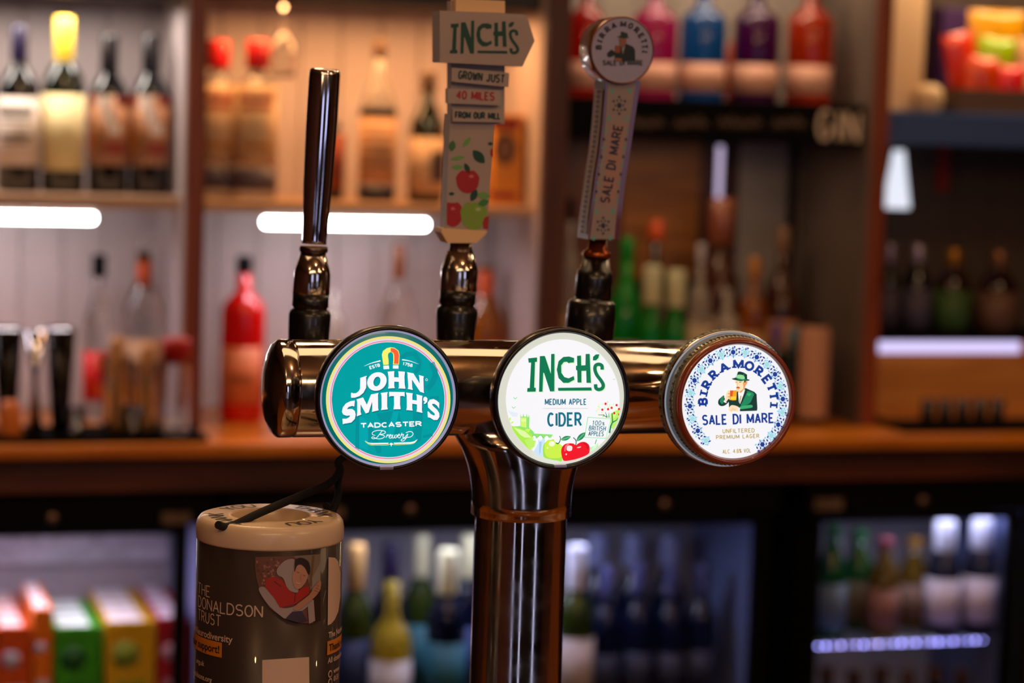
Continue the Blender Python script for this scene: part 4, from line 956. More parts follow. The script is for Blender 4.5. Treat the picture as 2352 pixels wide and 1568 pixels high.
# badge 2, white cider
c, n, M = badge_frame(1291, 916, -.105, 1, 0); R2 = px(165, c); Rf = px(152.5, c)
b = NB(); add_lathe(b, [(0, -.022), (R2 * .55, -.022), (R2 * .9, -.019), (R2 * .985, -.013), (R2, -.008), (R2, -.001), (R2 * .99, .001), (R2 * .97, .0018), (Rf + .0012, .0014), (Rf + .0004, -.001), (Rf, -.002), (0, -.002)], M, n=96)
bracket(b, c, n, -.022)
bd2 = TW.part('badge', b, [BLACKG], label='round white lit badge with apples in black rim')
b = NB(); add_lathe(b, [(0, -.0015), (Rf - .001, -.0015), (Rf, -.0012)], M, n=96); TW.part('lens_face', b, mat('bone_lit_edge', 'd9dccf', .2, emit=.95, coat=.4), bd2)
p = P(1287, 1070, -.108); b = NB(); hw = px(15, p); add_box(b, p.x - hw, p.x + hw, p.y - .001, p.y + .004, p.z - .001, p.z + .001, .0003); TW.part('release_clip', b, SILV, bd2)
fm = face_map(c, n, -.0015); Q = lambda x, y: (1080 + x / 4.1275, 720 + y / 4.1275)
Q6 = lambda x, y: (1150 + x / 10.226, 930 + y / 10.226); Q5 = lambda x, y: (1340 + x / 9.8, 900 + y / 9.8)
A = Art(); A.ring(1292.5, 917, 130.5, 138, 0, 1, ink('eef0f4', 1.0), 2, 96); TW.part('white_field', A.build(fm), A.mats, bd2)
INCHS = {'I': [(547, 423), (632, 414), (630, 455), (612, 458), (604, 700), (620, 702), (618, 738), (537, 740), (540, 705), (562, 703), (575, 462), (552, 464)],
 'N': [(658, 402), (705, 400), (762, 570), (765, 382), (797, 380), (795, 735), (755, 737), (697, 560), (690, 560), (683, 738), (650, 740)],
 'C': [(980, 462), (983, 420), (935, 405), (880, 410), (835, 450), (818, 530), (835, 610), (880, 655), (930, 655), (985, 625), (980, 590), (930, 612), (890, 600), (862, 560), (860, 490), (885, 458), (915, 455), (930, 470), (945, 464)],
 'H': [(1010, 400), (1048, 395), (1050, 490), (1090, 488), (1092, 382), (1130, 380), (1142, 655), (1100, 655), (1097, 540), (1052, 542), (1052, 652), (1015, 652), (1012, 540), (1000, 530), (1000, 495), (1012, 492)],
 'leaf': [(1160, 442), (1163, 408), (1188, 386), (1222, 384), (1212, 420), (1190, 442)], 'bar': [(830, 702), (1145, 698), (1150, 728), (832, 730)]}
SLINE = [(1248, 530), (1245, 492), (1215, 479), (1186, 492), (1180, 530), (1198, 580), (1235, 630), (1258, 672), (1250, 705), (1217, 718), (1190, 705), (1186, 668)]
def inchs(A, F, m, L, sc, halo=None):
    if halo:
        for k, v in INCHS.items(): A.poly(shift([(x + 9, y + 8) for x, y in v], F), halo, L - 1)
        A.stroke(smoothline(shift([(x + 9, y + 8) for x, y in SLINE], F), 4), 33 * sc, halo, L - 1)
    for k, v in INCHS.items(): A.poly(shift(v, F), m, L)
    A.stroke(smoothline(shift(SLINE, F), 4), 33 * sc, m, L)
DG = ink('007a50', .9)
A = Art(); inchs(A, Q, DG, 5, 1 / 4.1275, ink('c8ecb8', 1.0))
TL = ink('12708a', .9)
text(A, 'MEDIUM APPLE', 1252, 928.5, 1345.5, 928.5, 12.3, 2.3, TL, 5, gap=.55)
text(A, 'CIDER', 1258.5, 977, 1334, 976.5, 28, 4.9, TL, 5, gap=.52)
A.stroke([(1246, 937.5), (1350, 937.5)], .8, ink('b0b4b8', 1.0), 5)
TW.part('lettering', A.build(fm), A.mats, bd2)
A = Art(); g1, g2, g3, sky, lite = ink('8ae070', 1.0), ink('c8f060', 1.0), ink('a8e84a', 1.0), ink('c4e0f8', 1.0), ink('d8f4a0', 1.0)
A.poly(shift([(160, 90), (220, 140), (400, 180), (390, 280), (280, 270), (200, 190)], Q6), ink('dce8f4', 1.0), 3)
A.poly(shift([(460, 190), (478, 270), (515, 270), (530, 190), (550, 270), (595, 270), (608, 190), (625, 280), (645, 285), (660, 210), (672, 300), (665, 520), (780, 640), (780, 665), (1225, 690), (1170, 770), (1100, 750), (1000, 800), (900, 740), (830, 790), (700, 700), (560, 590), (280, 500), (460, 490)], Q6), g1, 3)
A.poly(shift([(465, 290), (600, 290), (600, 530), (470, 500)], Q6), ink('d0f070', 1.0), 4)
for x in (490, 525, 562): A.poly(shift([(x, 330), (x + 16, 330), (x + 16, 385), (x, 385)], Q6), ink('f0fadc', 1.0), 5)
A.poly(shift([(580, 560), (700, 550), (650, 640), (580, 600)], Q6), g2, 4)
A.poly(shift([(250, 480), (400, 530), (560, 580), (700, 660), (800, 780), (820, 860), (780, 970), (700, 1055), (600, 980), (450, 820), (330, 660), (270, 560)], Q6), g3, 4)
A.poly(shift([(300, 520), (560, 610), (720, 760), (560, 760), (460, 700)], Q6), lite, 5)
A.poly(shift([(560, 820), (760, 740), (815, 860), (760, 1000), (690, 1040), (640, 980)], Q6), g2, 5)
for k in range(7): A.stroke(shift([(580 + k * 12, 820 + k * 28), (770 + k * 5, 770 + k * 32)], Q6), .9, g1, 6)
for x, r in ((780, 48), (925, 55), (1075, 50)):
    A.disc(*Q6(x, 770), r / 10.2, 6, ink('f4f6fa', 1.0), 5); A.ring(*Q6(x, 765), r / 10.2, 6, .86, 1, ink('20906a', .9), 6, 12, 200, 360)
A.poly(shift([(860, 760), (980, 790), (1060, 780), (1020, 900), (1000, 1000), (990, 1220), (880, 1180), (760, 1100), (820, 1000), (880, 880)], Q6), sky, 4)
A.poly(shift([(900, 860), (960, 860), (930, 1100), (900, 1170)], Q6), ink('a4c8f0', 1.0), 5)
# birds, leaves
for x, y in ((425, 800), (410, 888), (1362, 622)):
    s = 1 if x < 1000 else .6
    A.stroke(shift([(x - 18 * s, y - 8 * s), (x, y + 8 * s), (x + 18 * s, y - 8 * s)], Q), 1.5 * s, ink('80d890', 1.0), 4)
A.leaf(1170, 966, 9, 4, -80, g2, 4); A.leaf(1172, 972, 9, 4, -30, g2, 4)
# tree
tr_ = random.Random(3)
for k in range(95):
    a = tr_.uniform(0, 6.28); r = tr_.uniform(.15, 1) ** .6; x, y = 1396 + 26 * r * math.cos(a) * 1.05, 942 + 27 * r * math.sin(a)
    if ((x - 1292.5) / 127) ** 2 + ((y - 917) / 134) ** 2 > .97 or y > 960: continue
    A.leaf(x, y, 4.2, 2, tr_.uniform(60, 120), tr_.choice([ink('b8ecb0', 1.0), ink('dcf4a0', 1.0), ink('e4f0b0', 1.0), ink('f0e8c8', 1.0)]), 4)
A.poly(shift([(600, 500), (680, 440), (800, 380), (810, 430), (780, 600), (720, 740), (660, 830), (600, 800)], Q5), ink('b4ec60', 1.0), 4)
DT = ink('108458', .9)
for pts, wv in (([(580, 920), (610, 760), (650, 680), (640, 470)], [4, 2]), ([(650, 680), (740, 630), (770, 575)], [3, 1]), ([(330, 512), (440, 515), (530, 570)], [1, 2]), ([(490, 450), (530, 570)], [1, 2]), ([(565, 460), (570, 575)], [.8, 2]), ([(460, 500), (435, 560)], [1, 1])):
    A.stroke(shift(pts, Q5), wv, DT, 5)
for x, y in ((492, 262), (740, 292), (418, 394), (548, 383), (628, 352), (793, 380), (686, 470)): A.disc(*Q5(x, y), 2.6, 2.9, ink('e81a28', 1.0), 6, 14)
A.disc(*Q5(786, 500), 1.2, 2.8, ink('e81a28', 1.0), 6, 14)
# sign board
A.poly(shift([(85, 555), (620, 595), (500, 1045), (10, 1020)], Q5), ink('98dca8', 1.0), 7)
A.poly(shift([(100, 572), (605, 608), (490, 1030), (26, 1008)], Q5), ink('eef2f4', 1.0), 8)
A.stroke(shift([(290, 1065), (258, 1170)], Q5), 1.6, ink('3a9a70', 1.0), 5)
text(A, '100', 1359.5, 975.2, 1378.5, 975.9, 10, 1.5, TL, 9, gap=.55, shear=.12); text(A, '%', 1382, 975.8, 1386.5, 976, 7, 1.1, TL, 9, shear=.12)
text(A, 'BRITISH', 1351.5, 987.3, 1389, 988.6, 10, 1.6, TL, 9, gap=.55, shear=.12)
text(A, 'APPLES', 1350.5, 999.5, 1384.5, 1000.6, 9.6, 1.6, TL, 9, gap=.5, shear=.12)
# apples
A.poly(smoothline(shift([(1190, 880), (1120, 800), (1050, 860), (990, 960), (985, 1100), (1010, 1220), (1160, 1270), (1330, 1300), (1430, 1300), (1440, 1000), (1360, 900), (1260, 860), (1230, 800)][2:] + [], Q6), 3, True), ink('9ce04c', 1.0), 7)
A.poly(smoothline(shift([(1110, 810), (1040, 880), (1020, 1020), (1040, 1150), (1120, 1230), (1300, 1240), (1430, 1200), (1440, 960), (1330, 900), (1240, 830)], Q6), 3, True), ink('c6ec48', 1.0), 8)
A.disc(*Q6(1190, 900), 7, 6, ink('f0fad0', 1.0), 9); A.disc(*Q6(1090, 1000), 1.4, 2, ink('f0fad0', 1.0), 9)
A.poly(smoothline(shift([(1700, 900), (1600, 890), (1500, 910), (1430, 980), (1408, 1080), (1425, 1200), (1470, 1300), (1600, 1295), (1800, 1250), (2040, 1150), (2080, 1030), (2060, 930), (1980, 865), (1890, 860), (1810, 895), (1750, 940)], Q6), 3, True), ink('ea1020', 1.0), 10)
A.poly(smoothline(shift([(1560, 950), (1660, 960), (1660, 1050), (1590, 1075), (1535, 1040)], Q6), 3, True), ink('f4e0e0', 1.0), 11)
A.poly(smoothline(shift([(1500, 960), (1560, 905), (1600, 910), (1530, 970), (1500, 1080), (1485, 1060)], Q6), 3, True), ink('f88080', 1.0), 11)
A.poly(smoothline(shift([(1780, 985), (1870, 962), (1850, 995), (1790, 1000)], Q6), 3, True), ink('f8c0c0', 1.0), 11); A.disc(*Q6(1527, 1150), 1.7, 2, ink('f8d0d0', 1.0), 11)
A.poly(smoothline(shift([(1900, 880), (1990, 890), (2050, 980), (2020, 1040), (1990, 940)], Q6), 3, True), ink('c80818', 1.0), 11)
A.stroke(smoothline(shift([(1370, 720), (1395, 780), (1370, 860), (1330, 900), (1290, 880)], Q6), 4), [1.6, 2.4], ink('0c6a40', .9), 10)
A.stroke(smoothline(shift([(1690, 755), (1750, 820), (1755, 900), (1740, 940)], Q6), 4), [1.8, 2], ink('0c4a3a', .9), 12)
A.leaf(*Q6(1400, 810), 24, 10, -18, ink('16865a', .9), 11); A.leaf(*Q6(1765, 840), 29, 11.5, -44, ink('16865a', .9), 12)
for sx, sy, an, ln in ((1400, 810, -18, 22), (1765, 840, -44, 26)):
    o = Q6(sx, sy); A.stroke([o, (o[0] + ln * math.cos(R_(an)), o[1] + ln * math.sin(R_(an)))], .8, ink('80d890', 1.0), 13)
    for k in range(1, 6):
        q = (o[0] + ln * k / 6.5 * math.cos(R_(an)), o[1] + ln * k / 6.5 * math.sin(R_(an)))
        for s in (-40, 40): A.stroke([q, (q[0] + 4 * math.cos(R_(an + s)), q[1] + 4 * math.sin(R_(an + s)))], .5, ink('80d890', 1.0), 13)
A.poly(shift([(150, 1250), (260, 1180), (330, 1140), (325, 1230), (240, 1300), (160, 1340)], Q5), ink('b4ecb0', 1.0), 5)
for k in range(4): A.stroke(shift([(170 + k * 30, 1320 - k * 15), (240 + k * 22, 1190 - k * 12)], Q5), .8, ink('f0f8f0', 1.0), 6)
TW.part('orchard_picture', A.build(fm), A.mats, bd2)

# badge 3, brown and deep
c, n, M = badge_frame(1690, 922, -.118, 0, 0); s = px(1, c); Rb, Ro, Rf = 160 * s, 147 * s, 131.5 * s
BRN = mat('glossy_brown_ring', '843616', .25, coat=.5)
b = NB(); add_lathe(b, [(0, -.034), (Rb * .5, -.034), (Rb * .9, -.030), (Rb * .99, -.0275), (Rb, -.0262), (Rb * 1.0, -.0165), (Rb * .99, -.0150), (Rb * .985, -.0148)], M, n=96)
bracket(b, c, n, -.034)
bd3 = TW.part('badge', b, [CHROME], label='deep round lit badge with brown front ring and patterned sides')
b = NB(); add_lathe(b, [(Rb * .985, -.0148), (Rb * .962, -.0143), (Rb * .94, -.0140)], M, n=96); TW.part('sheen_ring', b, mat('pale_sheen_glow', 'b4c4d8', .3, emit=.4), bd3)  # reflected sheen on the flange, put in as a weak glow
for q0, q1, r0, r1 in ((-.0258, -.0172, Rb * 1.002, Rb * 1.002), (-.0138, -.0028, Rb * .965, Ro * 1.0)):
    b = NB(); add_lathe(b, [(r0 - .0012, q0), (r0, q0), (r1, q1), (r1 - .0012, q1)], M, n=96); sb = TW.part('side_band', b, mat('khaki_band', '9a9078', .28, .6, coat=.3), bd3)
b = NB(); add_lathe(b, [(Ro * .93, -.0140), (Ro * .96, -.0140), (Ro * .96, -.0027), (Ro * .985, -.0025), (Ro, -.001), (Ro * 1.0, .001), (Ro * .985, .0030), (Ro * .95, .0040), (Ro * .92, .0036), (Rf + .001, .0016), (Rf, 0), (Rf, -.002)], M, n=96); TW.part('front_ring', b, BRN, bd3)
b = NB(); add_lathe(b, [(0, 0), (Rf + .0003, 0)], M, n=96); TW.part('lens_face', b, mat('milk_white_lit', 'eef0f2', .2, emit=.97, coat=.4), bd3)
# small lozenge pattern round the sides
b = NB(); PB = [ink('2c3a38'), ink('6a8a7c')]
for q0, q1, r0, r1 in ((-.0258, -.0172, Rb * 1.002, Rb * 1.002), (-.0138, -.0028, Rb * .965, Ro * 1.0)):
    for i in range(96):
        a = 2 * math.pi * i / 96; da = .022; zc_ = (q0 + q1) / 2; rr = (r0 + r1) / 2 + .0003; dz = (q1 - q0) * .42
        vs = [b.verts.new(M @ Vector((rr * math.cos(a + u * da), rr * math.sin(a + u * da), zc_ + v * dz))) for u, v in ((0, 1), (1, 0), (0, -1), (-1, 0))]
        f = b.faces.new(vs); f.material_index = i % 2
TW.part('side_pattern', b, PB, bd3)
fm = face_map(c, n, 0); S = lambda x, y: (1460 + x / 4.1275, 720 + y / 4.1275); S4 = lambda x, y: (1600 + x / 11.2, 820 + y / 11.2)
NAV, AQ, LB = ink('1a3c98', .85), ink('a4dce0', .95), ink('88ccec', .95)
A = Art(); cx3, cy3, a3, b3 = 1691, 924, 119.5, 129.5
TH = R_(-4)
def ringpt(r, deg):                                    # deg clockwise from the top
    t = R_(deg - 90); return (cx3 + a3 * r * math.cos(t), cy3 + b3 * r * math.sin(t))
def hexa(r, deg, size, m, L=3, sides=6, rot=0):
    o = ringpt(r, deg); A.poly([(o[0] + a3 * size * math.cos(R_(k * 360 / sides + deg + rot)), o[1] + b3 * size * math.sin(R_(k * 360 / sides + deg + rot))) for k in range(sides)], m, L)
def rhomb(r, deg, sa, sb, rot, m, L=3):
    o = ringpt(r, deg); t = R_(deg + rot)
    A.poly([(o[0] + a3 * (u * math.cos(t) - v * math.sin(t)), o[1] + b3 * (u * math.sin(t) + v * math.cos(t))) for u, v in ((sa, 0), (0, sb), (-sa, 0), (0, -sb))], m, L)
for k in range(24):
    d = k * 15.0 - 4
    if 152 < d % 360 < 208: continue
    blue = k % 2 == 0
    hexa(.895, d, .048 if blue else .054, NAV if blue else AQ, 3, 6, 30)
    for q in range(6):
        t = q * 60 + 30; u, v = .075 * math.cos(R_(t)), .075 * math.sin(R_(t)); rr = .895 + v
        if rr > .96: rr = .965
        dd = d + math.degrees(u / .9)
        rhomb(rr, dd, .017, .033, t - 90 if q % 3 else t, NAV if blue or q % 2 else LB, 3)
    for q in range(6):
        t = q * 60; u, v = .068 * math.cos(R_(t)), .068 * math.sin(R_(t)); hexa(.895 + v, d + math.degrees(u / .9), .022, LB, 3, 3, t)
    rhomb(.955, d + 7.5, .036, .018, 0, NAV, 3); rhomb(.835, d + 7.5, .032, .016, 0, LB, 3); rhomb(.895, d + 7.5, .017, .034, 0, NAV, 3)
    hexa(.985, d + 2, .026, NAV, 3, 3); hexa(.985, d + 11, .024, LB, 3, 3); hexa(.82, d, .024, LB, 3, 3)
TW.part('star_pattern', A.build(fm), A.mats, bd3)
A = Art(); NV2 = ink('103a94', .9)
for ch, t in (('B', 1), ('I', 13.5), ('R', 27.5), ('R', 46), ('A', 66), ('M', 90), ('O', 108), ('R', 125.5), ('E', 143.5), ('T', 157.5), ('T', 171), ('I', 184.5)):
    o = S(972 - 337 * math.cos(R_(t)), 838 - 360 * math.sin(R_(t))); tg = (math.sin(R_(t)), -math.cos(R_(t))); nr = (-math.cos(R_(t)), -math.sin(R_(t)))
    h = 17.5; wv = {'I': 1e-3, 'M': 19, 'O': 17, 'A': 17, 'T': 16.5, 'E': 12}.get(ch, 12.5)
    org = (o[0] - nr[0] * h / 2 - tg[0] * wv / 2, o[1] - nr[1] * h / 2 - tg[1] * wv / 2)
    glyph(A, ch, org, (tg[0] * wv, tg[1] * wv), (nr[0] * h, nr[1] * h), 5.6, NV2, 4, slab=.7 if ch == 'T' else .95 if ch != 'I' else 1.2)
text(A, 'SALE DI MARE', 1614, 974.5, 1775.5, 969.5, 20.5, 4.1, NV2, 4, gap=.5)
GO = ink('b8982c', .9)
text(A, 'UNFILTERED', 1660, 994, 1732, 992, 8.6, 1.5, GO, 4, gap=.55)
text(A, 'PREMIUM LAGER', 1645, 1008, 1743, 1004.5, 8.2, 1.5, GO, 4, gap=.55)
text(A, 'ALC. 4.8% VOL', 1660, 1041, 1724, 1038, 8.5, 1.3, GO, 4, gap=.5)
TW.part('lettering', A.build(fm), A.mats, bd3)
A = Art()
g_a, g_b, g_c, g_d = ink('0e3a2c', .8), ink('1c8a5a', .9), ink('3ab070', .9), ink('8ad890', 1.0)
sk, sk2, sk3 = ink('f4dcb4', 1.0), ink('e4a060', .95), ink('b86a34', .9)
def PS(pts, m, L, sm=True): A.poly(smoothline(shift(pts, S4), 3, True) if sm else shift(pts, S4), m, L)
PS([(1250, 790), (1300, 810), (1480, 890), (1540, 950), (1550, 1150), (1560, 1300), (1550, 1375), (1080, 1390), (830, 1290), (820, 1100), (1040, 880)], g_a, 3, False)
PS([(700, 980), (640, 1020), (560, 1100), (555, 1200), (620, 1255), (720, 1240), (820, 1150), (830, 1070), (720, 1060)], g_a, 3)
PS([(690, 1000), (620, 1060), (590, 1130), (640, 1200), (680, 1170)], g_b, 4)
PS([(1250, 900), (1330, 870), (1470, 930), (1430, 1050), (1360, 1180), (1200, 1250), (1130, 1240), (1180, 1080)], g_b, 4)
PS([(1280, 930), (1400, 930), (1350, 1000), (1300, 980)], g_c, 5)
PS([(1110, 1270), (1300, 1230), (1420, 1230), (1420, 1290), (1250, 1320), (1120, 1330)], g_c, 5)
PS([(1060, 900), (1240, 830), (1190, 1000), (1110, 1200), (1080, 1150)], ink('eef0f0', 1.0), 5, False)
PS([(1120, 980), (1145, 1000), (1125, 1100), (1100, 1200), (1090, 1120)], ink('c0a04c', .95), 6, False)
PS([(1250, 800), (1290, 900), (1180, 1130), (1110, 1250), (1160, 1060), (1240, 860)], g_a, 6, False)
PS([(985, 600), (1240, 610), (1240, 760), (1200, 850), (1120, 920), (1060, 880), (1010, 850), (1000, 760), (1020, 720), (990, 680)], sk, 7)
PS([(1240, 610), (1290, 610), (1290, 660), (1250, 720), (1230, 690)], sk2, 8)
PS([(1180, 640), (1240, 650), (1235, 770), (1130, 910), (1100, 880), (1190, 800)], sk2, 8)
PS([(1010, 770), (1050, 750), (1105, 780), (1070, 805), (1015, 795)], sk3, 9)
A.stroke(shift([(1000, 640), (1035, 632)], S4), 1.2, ink('5a3018', .9), 9); A.stroke(shift([(1080, 640), (1135, 640)], S4), 1.3, ink('5a3018', .9), 9)
A.stroke(shift([(1045, 650), (1030, 720), (1050, 735)], S4), 1, sk2, 9); A.stroke(shift([(1030, 835), (1075, 838)], S4), .8, sk3, 9)
PS([(1210, 600), (1250, 600), (1240, 650), (1210, 640)], ink('2c1c14', .8), 9, False)
PS([(890, 550), (960, 530), (1050, 510), (1290, 560), (1350, 580), (1320, 600), (1200, 600), (1130, 612), (1010, 590), (940, 575)], g_a, 10)
PS([(1000, 535), (1020, 450), (1045, 370), (1100, 360), (1200, 390), (1280, 440), (1285, 570), (1180, 600), (1060, 580)], g_b, 11, False)
PS([(1045, 375), (1100, 362), (1200, 392), (1190, 450), (1030, 445)], g_a, 12, False)
PS([(1010, 470), (1080, 440), (1190, 470), (1220, 540), (1150, 560), (1005, 520)], g_d, 12)
PS([(1200, 400), (1280, 445), (1280, 565), (1230, 560)], g_a, 12, False)
PS([(850, 860), (790, 850), (750, 920), (720, 1050), (700, 1140), (760, 1130), (820, 1040), (850, 1010)], sk, 8)
PS([(690, 1110), (760, 1150), (740, 1170), (690, 1150)], ink('e8e8f0', 1.0), 9)
PS([(845, 850), (1025, 845), (1008, 1100), (920, 1108), (828, 1090)], ink('f0a018', 1.0), 9, False)
PS([(850, 850), (930, 850), (905, 1010), (845, 1000)], ink('e05418', .95), 10, False); PS([(870, 1010), (1000, 1000), (995, 1085), (850, 1080)], ink('f8d02c', 1.0), 10, False)
for k in range(4): A.disc(*S4(815 - k * 2, 890 + k * 42), 2.6, 1.6, sk2 if k % 2 else sk, 11, 12)
PS([(890, 1230), (980, 1240), (1080, 1290), (1070, 1390), (980, 1385), (930, 1360), (890, 1410), (840, 1385), (800, 1330), (850, 1260)], sk, 8)
for k in range(3): A.stroke(shift([(930 + k * 30, 1300 + k * 12), (870 + k * 40, 1370 + k * 6)], S4), .9, sk2, 9)
PS([(1050, 1290), (1105, 1300), (1100, 1390), (1060, 1392)], ink('e8e8f0', 1.0), 9, False)
TW.part('drinker_picture', A.build(fm), A.mats, bd3)

# ---- tap handles (behind the crossbar)
YH = .125
def px_lathe(b, rows, Y, n=40, cap0=True, cap1=True, fn=None, mi=0):
    cs = [P(x, y, Y) for x, y, wd in rows]; ax_ = (cs[0] - cs[-1]).normalized()
    M = frame(cs[-1], ax_); pr = []
    for cc, (x, y, wd) in zip(cs, rows): pr.append((px(wd, cc) / 2, (cc - cs[-1]).dot(ax_)))
    if cap0: pr = [(0, pr[0][1])] + pr
    if cap1: pr = pr + [(0, pr[-1][1])]
    add_lathe(b, pr, M, n=n, fn=fn, mi=mi)
# handle 1
b = NB(); px_lathe(b, [(746.5, 158, 60), (746.5, 161, 68), (746, 170, 72), (738, 290, 72), (730, 424, 67), (726, 498, 60), (722, 552, 56), (721.5, 560, 57)], YH, 48)
h1 = TW.part('tap_handle', b, STEEL, label='plain chrome tapering tap handle')
b = NB(); px_lathe(b, [(720.5, 565, 60), (720.5, 568, 65), (720, 575, 66), (720, 579, 62)], YH, 48); TW.part('ring', b, mat('dark_steel', '6a5a54', .3, 1), h1)
b = NB(); px_lathe(b, [(720, 579, 57), (717.5, 620, 80), (717, 628, 83), (714.5, 672, 86), (714.3, 675, 84)], YH, 48); TW.part('ferrule', b, CHROME, h1)
b = NB(); px_lathe(b, [(714, 673, 84), (712, 703, 84), (711.5, 706, 78), (711, 709, 78), (711, 714, 92), (710.5, 722, 98), (708.5, 775, 94), (706, 830, 84)], YH, 48); TW.part('collar', b, BLACKP, h1)
b = NB(); px_lathe(b, [(704, 845, 60), (706, 800, 60)], YH, 24); add_tube(b, [P(704, 850, YH), P(704, 868, YH), P(704, 880, .03)], .012, 16); TW.part('spout_stem', b, CHROME, h1)
# handle 2 (cider)
def lean_box(b, rows, Y0_, Y1_, mi=0):                 # front outline in photo pixels at Y0_, thickness to Y1_
    add_prism(b, [P(x, y, Y0_) for x, y in rows], Vector((0, Y1_ - Y0_, 0)), mi)
IV = mat('ivory_plastic', 'a49286', .5, noise=.05, scale=40); IVL = mat('ivory_top', 'dcb480', .5)
YI = .112
b = NB(); lean_box(b, [(1034, 262), (1137, 262), (1118, 531), (1023, 529)], YI, YI + .018); bmesh.ops.bevel(b, geom=[e for e in b.edges if e.calc_face_angle(0) > .3], offset=.0008, segments=1, affect='EDGES')
h2 = TW.part('tap_handle', b, IV, label='ivory paddle tap handle printed with apples and arrow sign')
b = NB(); lean_box(b, [(1014, 524), (1120, 530), (1116, 538), (1094, 558), (1028, 558), (1014, 534)], YI - .002, YI + .022); TW.part('chamfered_foot', b, IVL, h2)
b = NB(); lean_box(b, [(1036, 2), (1160, 4), (1159, 285), (1036, 285)], YI + .003, YI + .016); bmesh.ops.scale(b, vec=(1, 1, 1), verts=b.verts); TW.part('backing_slab', b, IV, h2)
sgns = [([(1010, 24), (1209, 33), (1228, 94), (1200, 153), (1010, 143)], 'arrow_sign', .010), ([(1038, 155), (1170, 168), (1168, 200), (1037, 187)], 'name_plate', .006), ([(1028, 203), (1150, 208), (1150, 242), (1028, 237)], 'name_plate', .004), ([(1040, 250), (1157, 253), (1156, 281), (1040, 279)], 'name_plate', .006)]
pls = []
for pts, nm, d in sgns:
    b = NB(); lean_box(b, pts, YI - d, YI + (.014 if nm == 'arrow_sign' else .003)); bmesh.ops.bevel(b, geom=[e for e in b.edges if e.calc_face_angle(0) > .3], offset=.0007, segments=1, affect='EDGES'); pls.append((TW.part(nm, b, IV, h2), YI - d))
b = NB(); lean_box(b, [(1047, -4), (1160, 2), (1160, 30), (1047, 26)], YI - .004, YI + .012); TW.part('top_block', b, IVL, h2)
A = Art(); ia = lambda x, y: (960 + (285 + (x - 537) * (630 / 742)) / 3.92, (180 + (y - 380) * (305 / 365) + (x - 537) * .02) / 3.92)
inchs(A, ia, ink('06402c'), 3, .85 / 3.92 * .97)
fmh = lambda Y: (lambda x, y, L: P(x, y, Y) + Vector((0, -.00012 * L, 0)))
TW.part('lettering', A.build(fmh(pls[0][1])), A.mats, h2)
for (s_, x0_, y0_, x1_, y1_, h_, cc), (po, Yp) in zip((('GROWN JUST', 1053, 180, 1157, 190, 17, '14302c'), ('40 MILES', 1049, 226, 1134, 230, 17, 'a0181c'), ('FROM OUR MILL', 1046, 270, 1148, 273, 13, '14302c')), pls[1:]):
    A = Art(); text(A, s_, x0_, y0_, x1_, y1_, h_, 3.6, ink(cc), 3, gap=.5); TW.part('lettering', A.build(fmh(Yp)), A.mats, h2)
A = Art(); lg, dg_, rd, ol = ink('6a9a4c'), ink('0c4028'), ink('a01418'), ink('7a9a2c')
for x, y, ln, wd, an, m in ((1062, 338, 30, 12, -50, lg), (1086, 345, 40, 22, 48, dg_), (1036, 348, 26, 16, -80, ink('3a6a2c')), (1034, 366, 34, 10, -10, lg), (1036, 384, 28, 12, 0, lg), (1078, 398, 26, 12, -115, dg_), (1082, 462, 30, 16, -65, dg_), (1120, 330, 12, 8, 0, dg_), (1030, 445, 14, 8, 0, dg_), (1112, 440, 18, 30, 100, lg)):
    A.leaf(x, y, ln, wd, an, m, 3)
def apple(x, y, a, c_, m, hi, L=3, clip=None):
    pts = [(x + a * math.cos(t) * (1 if math.sin(t) < 0 else .92), y + c_ * (math.sin(t) if abs(math.cos(t)) > .35 or math.sin(t) > 0 else math.sin(t) * .86)) for t in [2 * math.pi * i / 28 for i in range(28)]]
    if clip: pts = [(min(max(px_, clip[0]), clip[1]), py_) for px_, py_ in pts]
    A.poly(pts, m, L); A.disc(x + a * .3 if not clip else x, y - c_ * .4, a * .2, c_ * .12, hi, L + 1, 12)
apple(1074, 416, 28, 28, rd, ink('c86a60')); apple(1040, 491, 24, 30, rd, ink('c86a60'), 3, (1026, 1065)); apple(1088, 494, 32, 34, ol, ink('a8b878'), 4); A.leaf(1098, 470, 26, 16, -20, ink('3a7a2c'), 5)
A.poly([(1122, 495), (1112, 500), (1108, 512), (1110, 524), (1120, 527)], rd, 5); A.poly([(1131, 340), (1126, 345), (1126, 356), (1131, 362)], rd, 3)
TW.part('printed_fruit', A.build(fmh(YI)), A.mats, h2)
b = NB(); px_lathe(b, [(1059, 556, 50), (1059, 575, 54), (1058, 579, 58)], YH, 40); TW.part('neck', b, mat('dark_steel', '6a5a54', .3, 1), h2)
b = NB(); px_lathe(b, [(1058, 577, 60), (1056, 614, 82), (1055.5, 620, 85), (1053, 664, 86), (1052.5, 667, 84)], YH, 48); TW.part('ferrule', b, CHROME, h2)
b = NB(); px_lathe(b, [(1052, 665, 84), (1051, 697, 84), (1050.5, 699, 78), (1050, 702, 78), (1049, 708, 92), (1047.5, 718, 96), (1045, 775, 88), (1043, 830, 80)], YH, 48); TW.part('collar', b, BLACKP, h2)
b = NB(); add_tube(b, [P(1043, 820, YH), P(1043, 868, YH), P(1043, 880, .03)], .012, 16); TW.part('spout_stem', b, CHROME, h2)
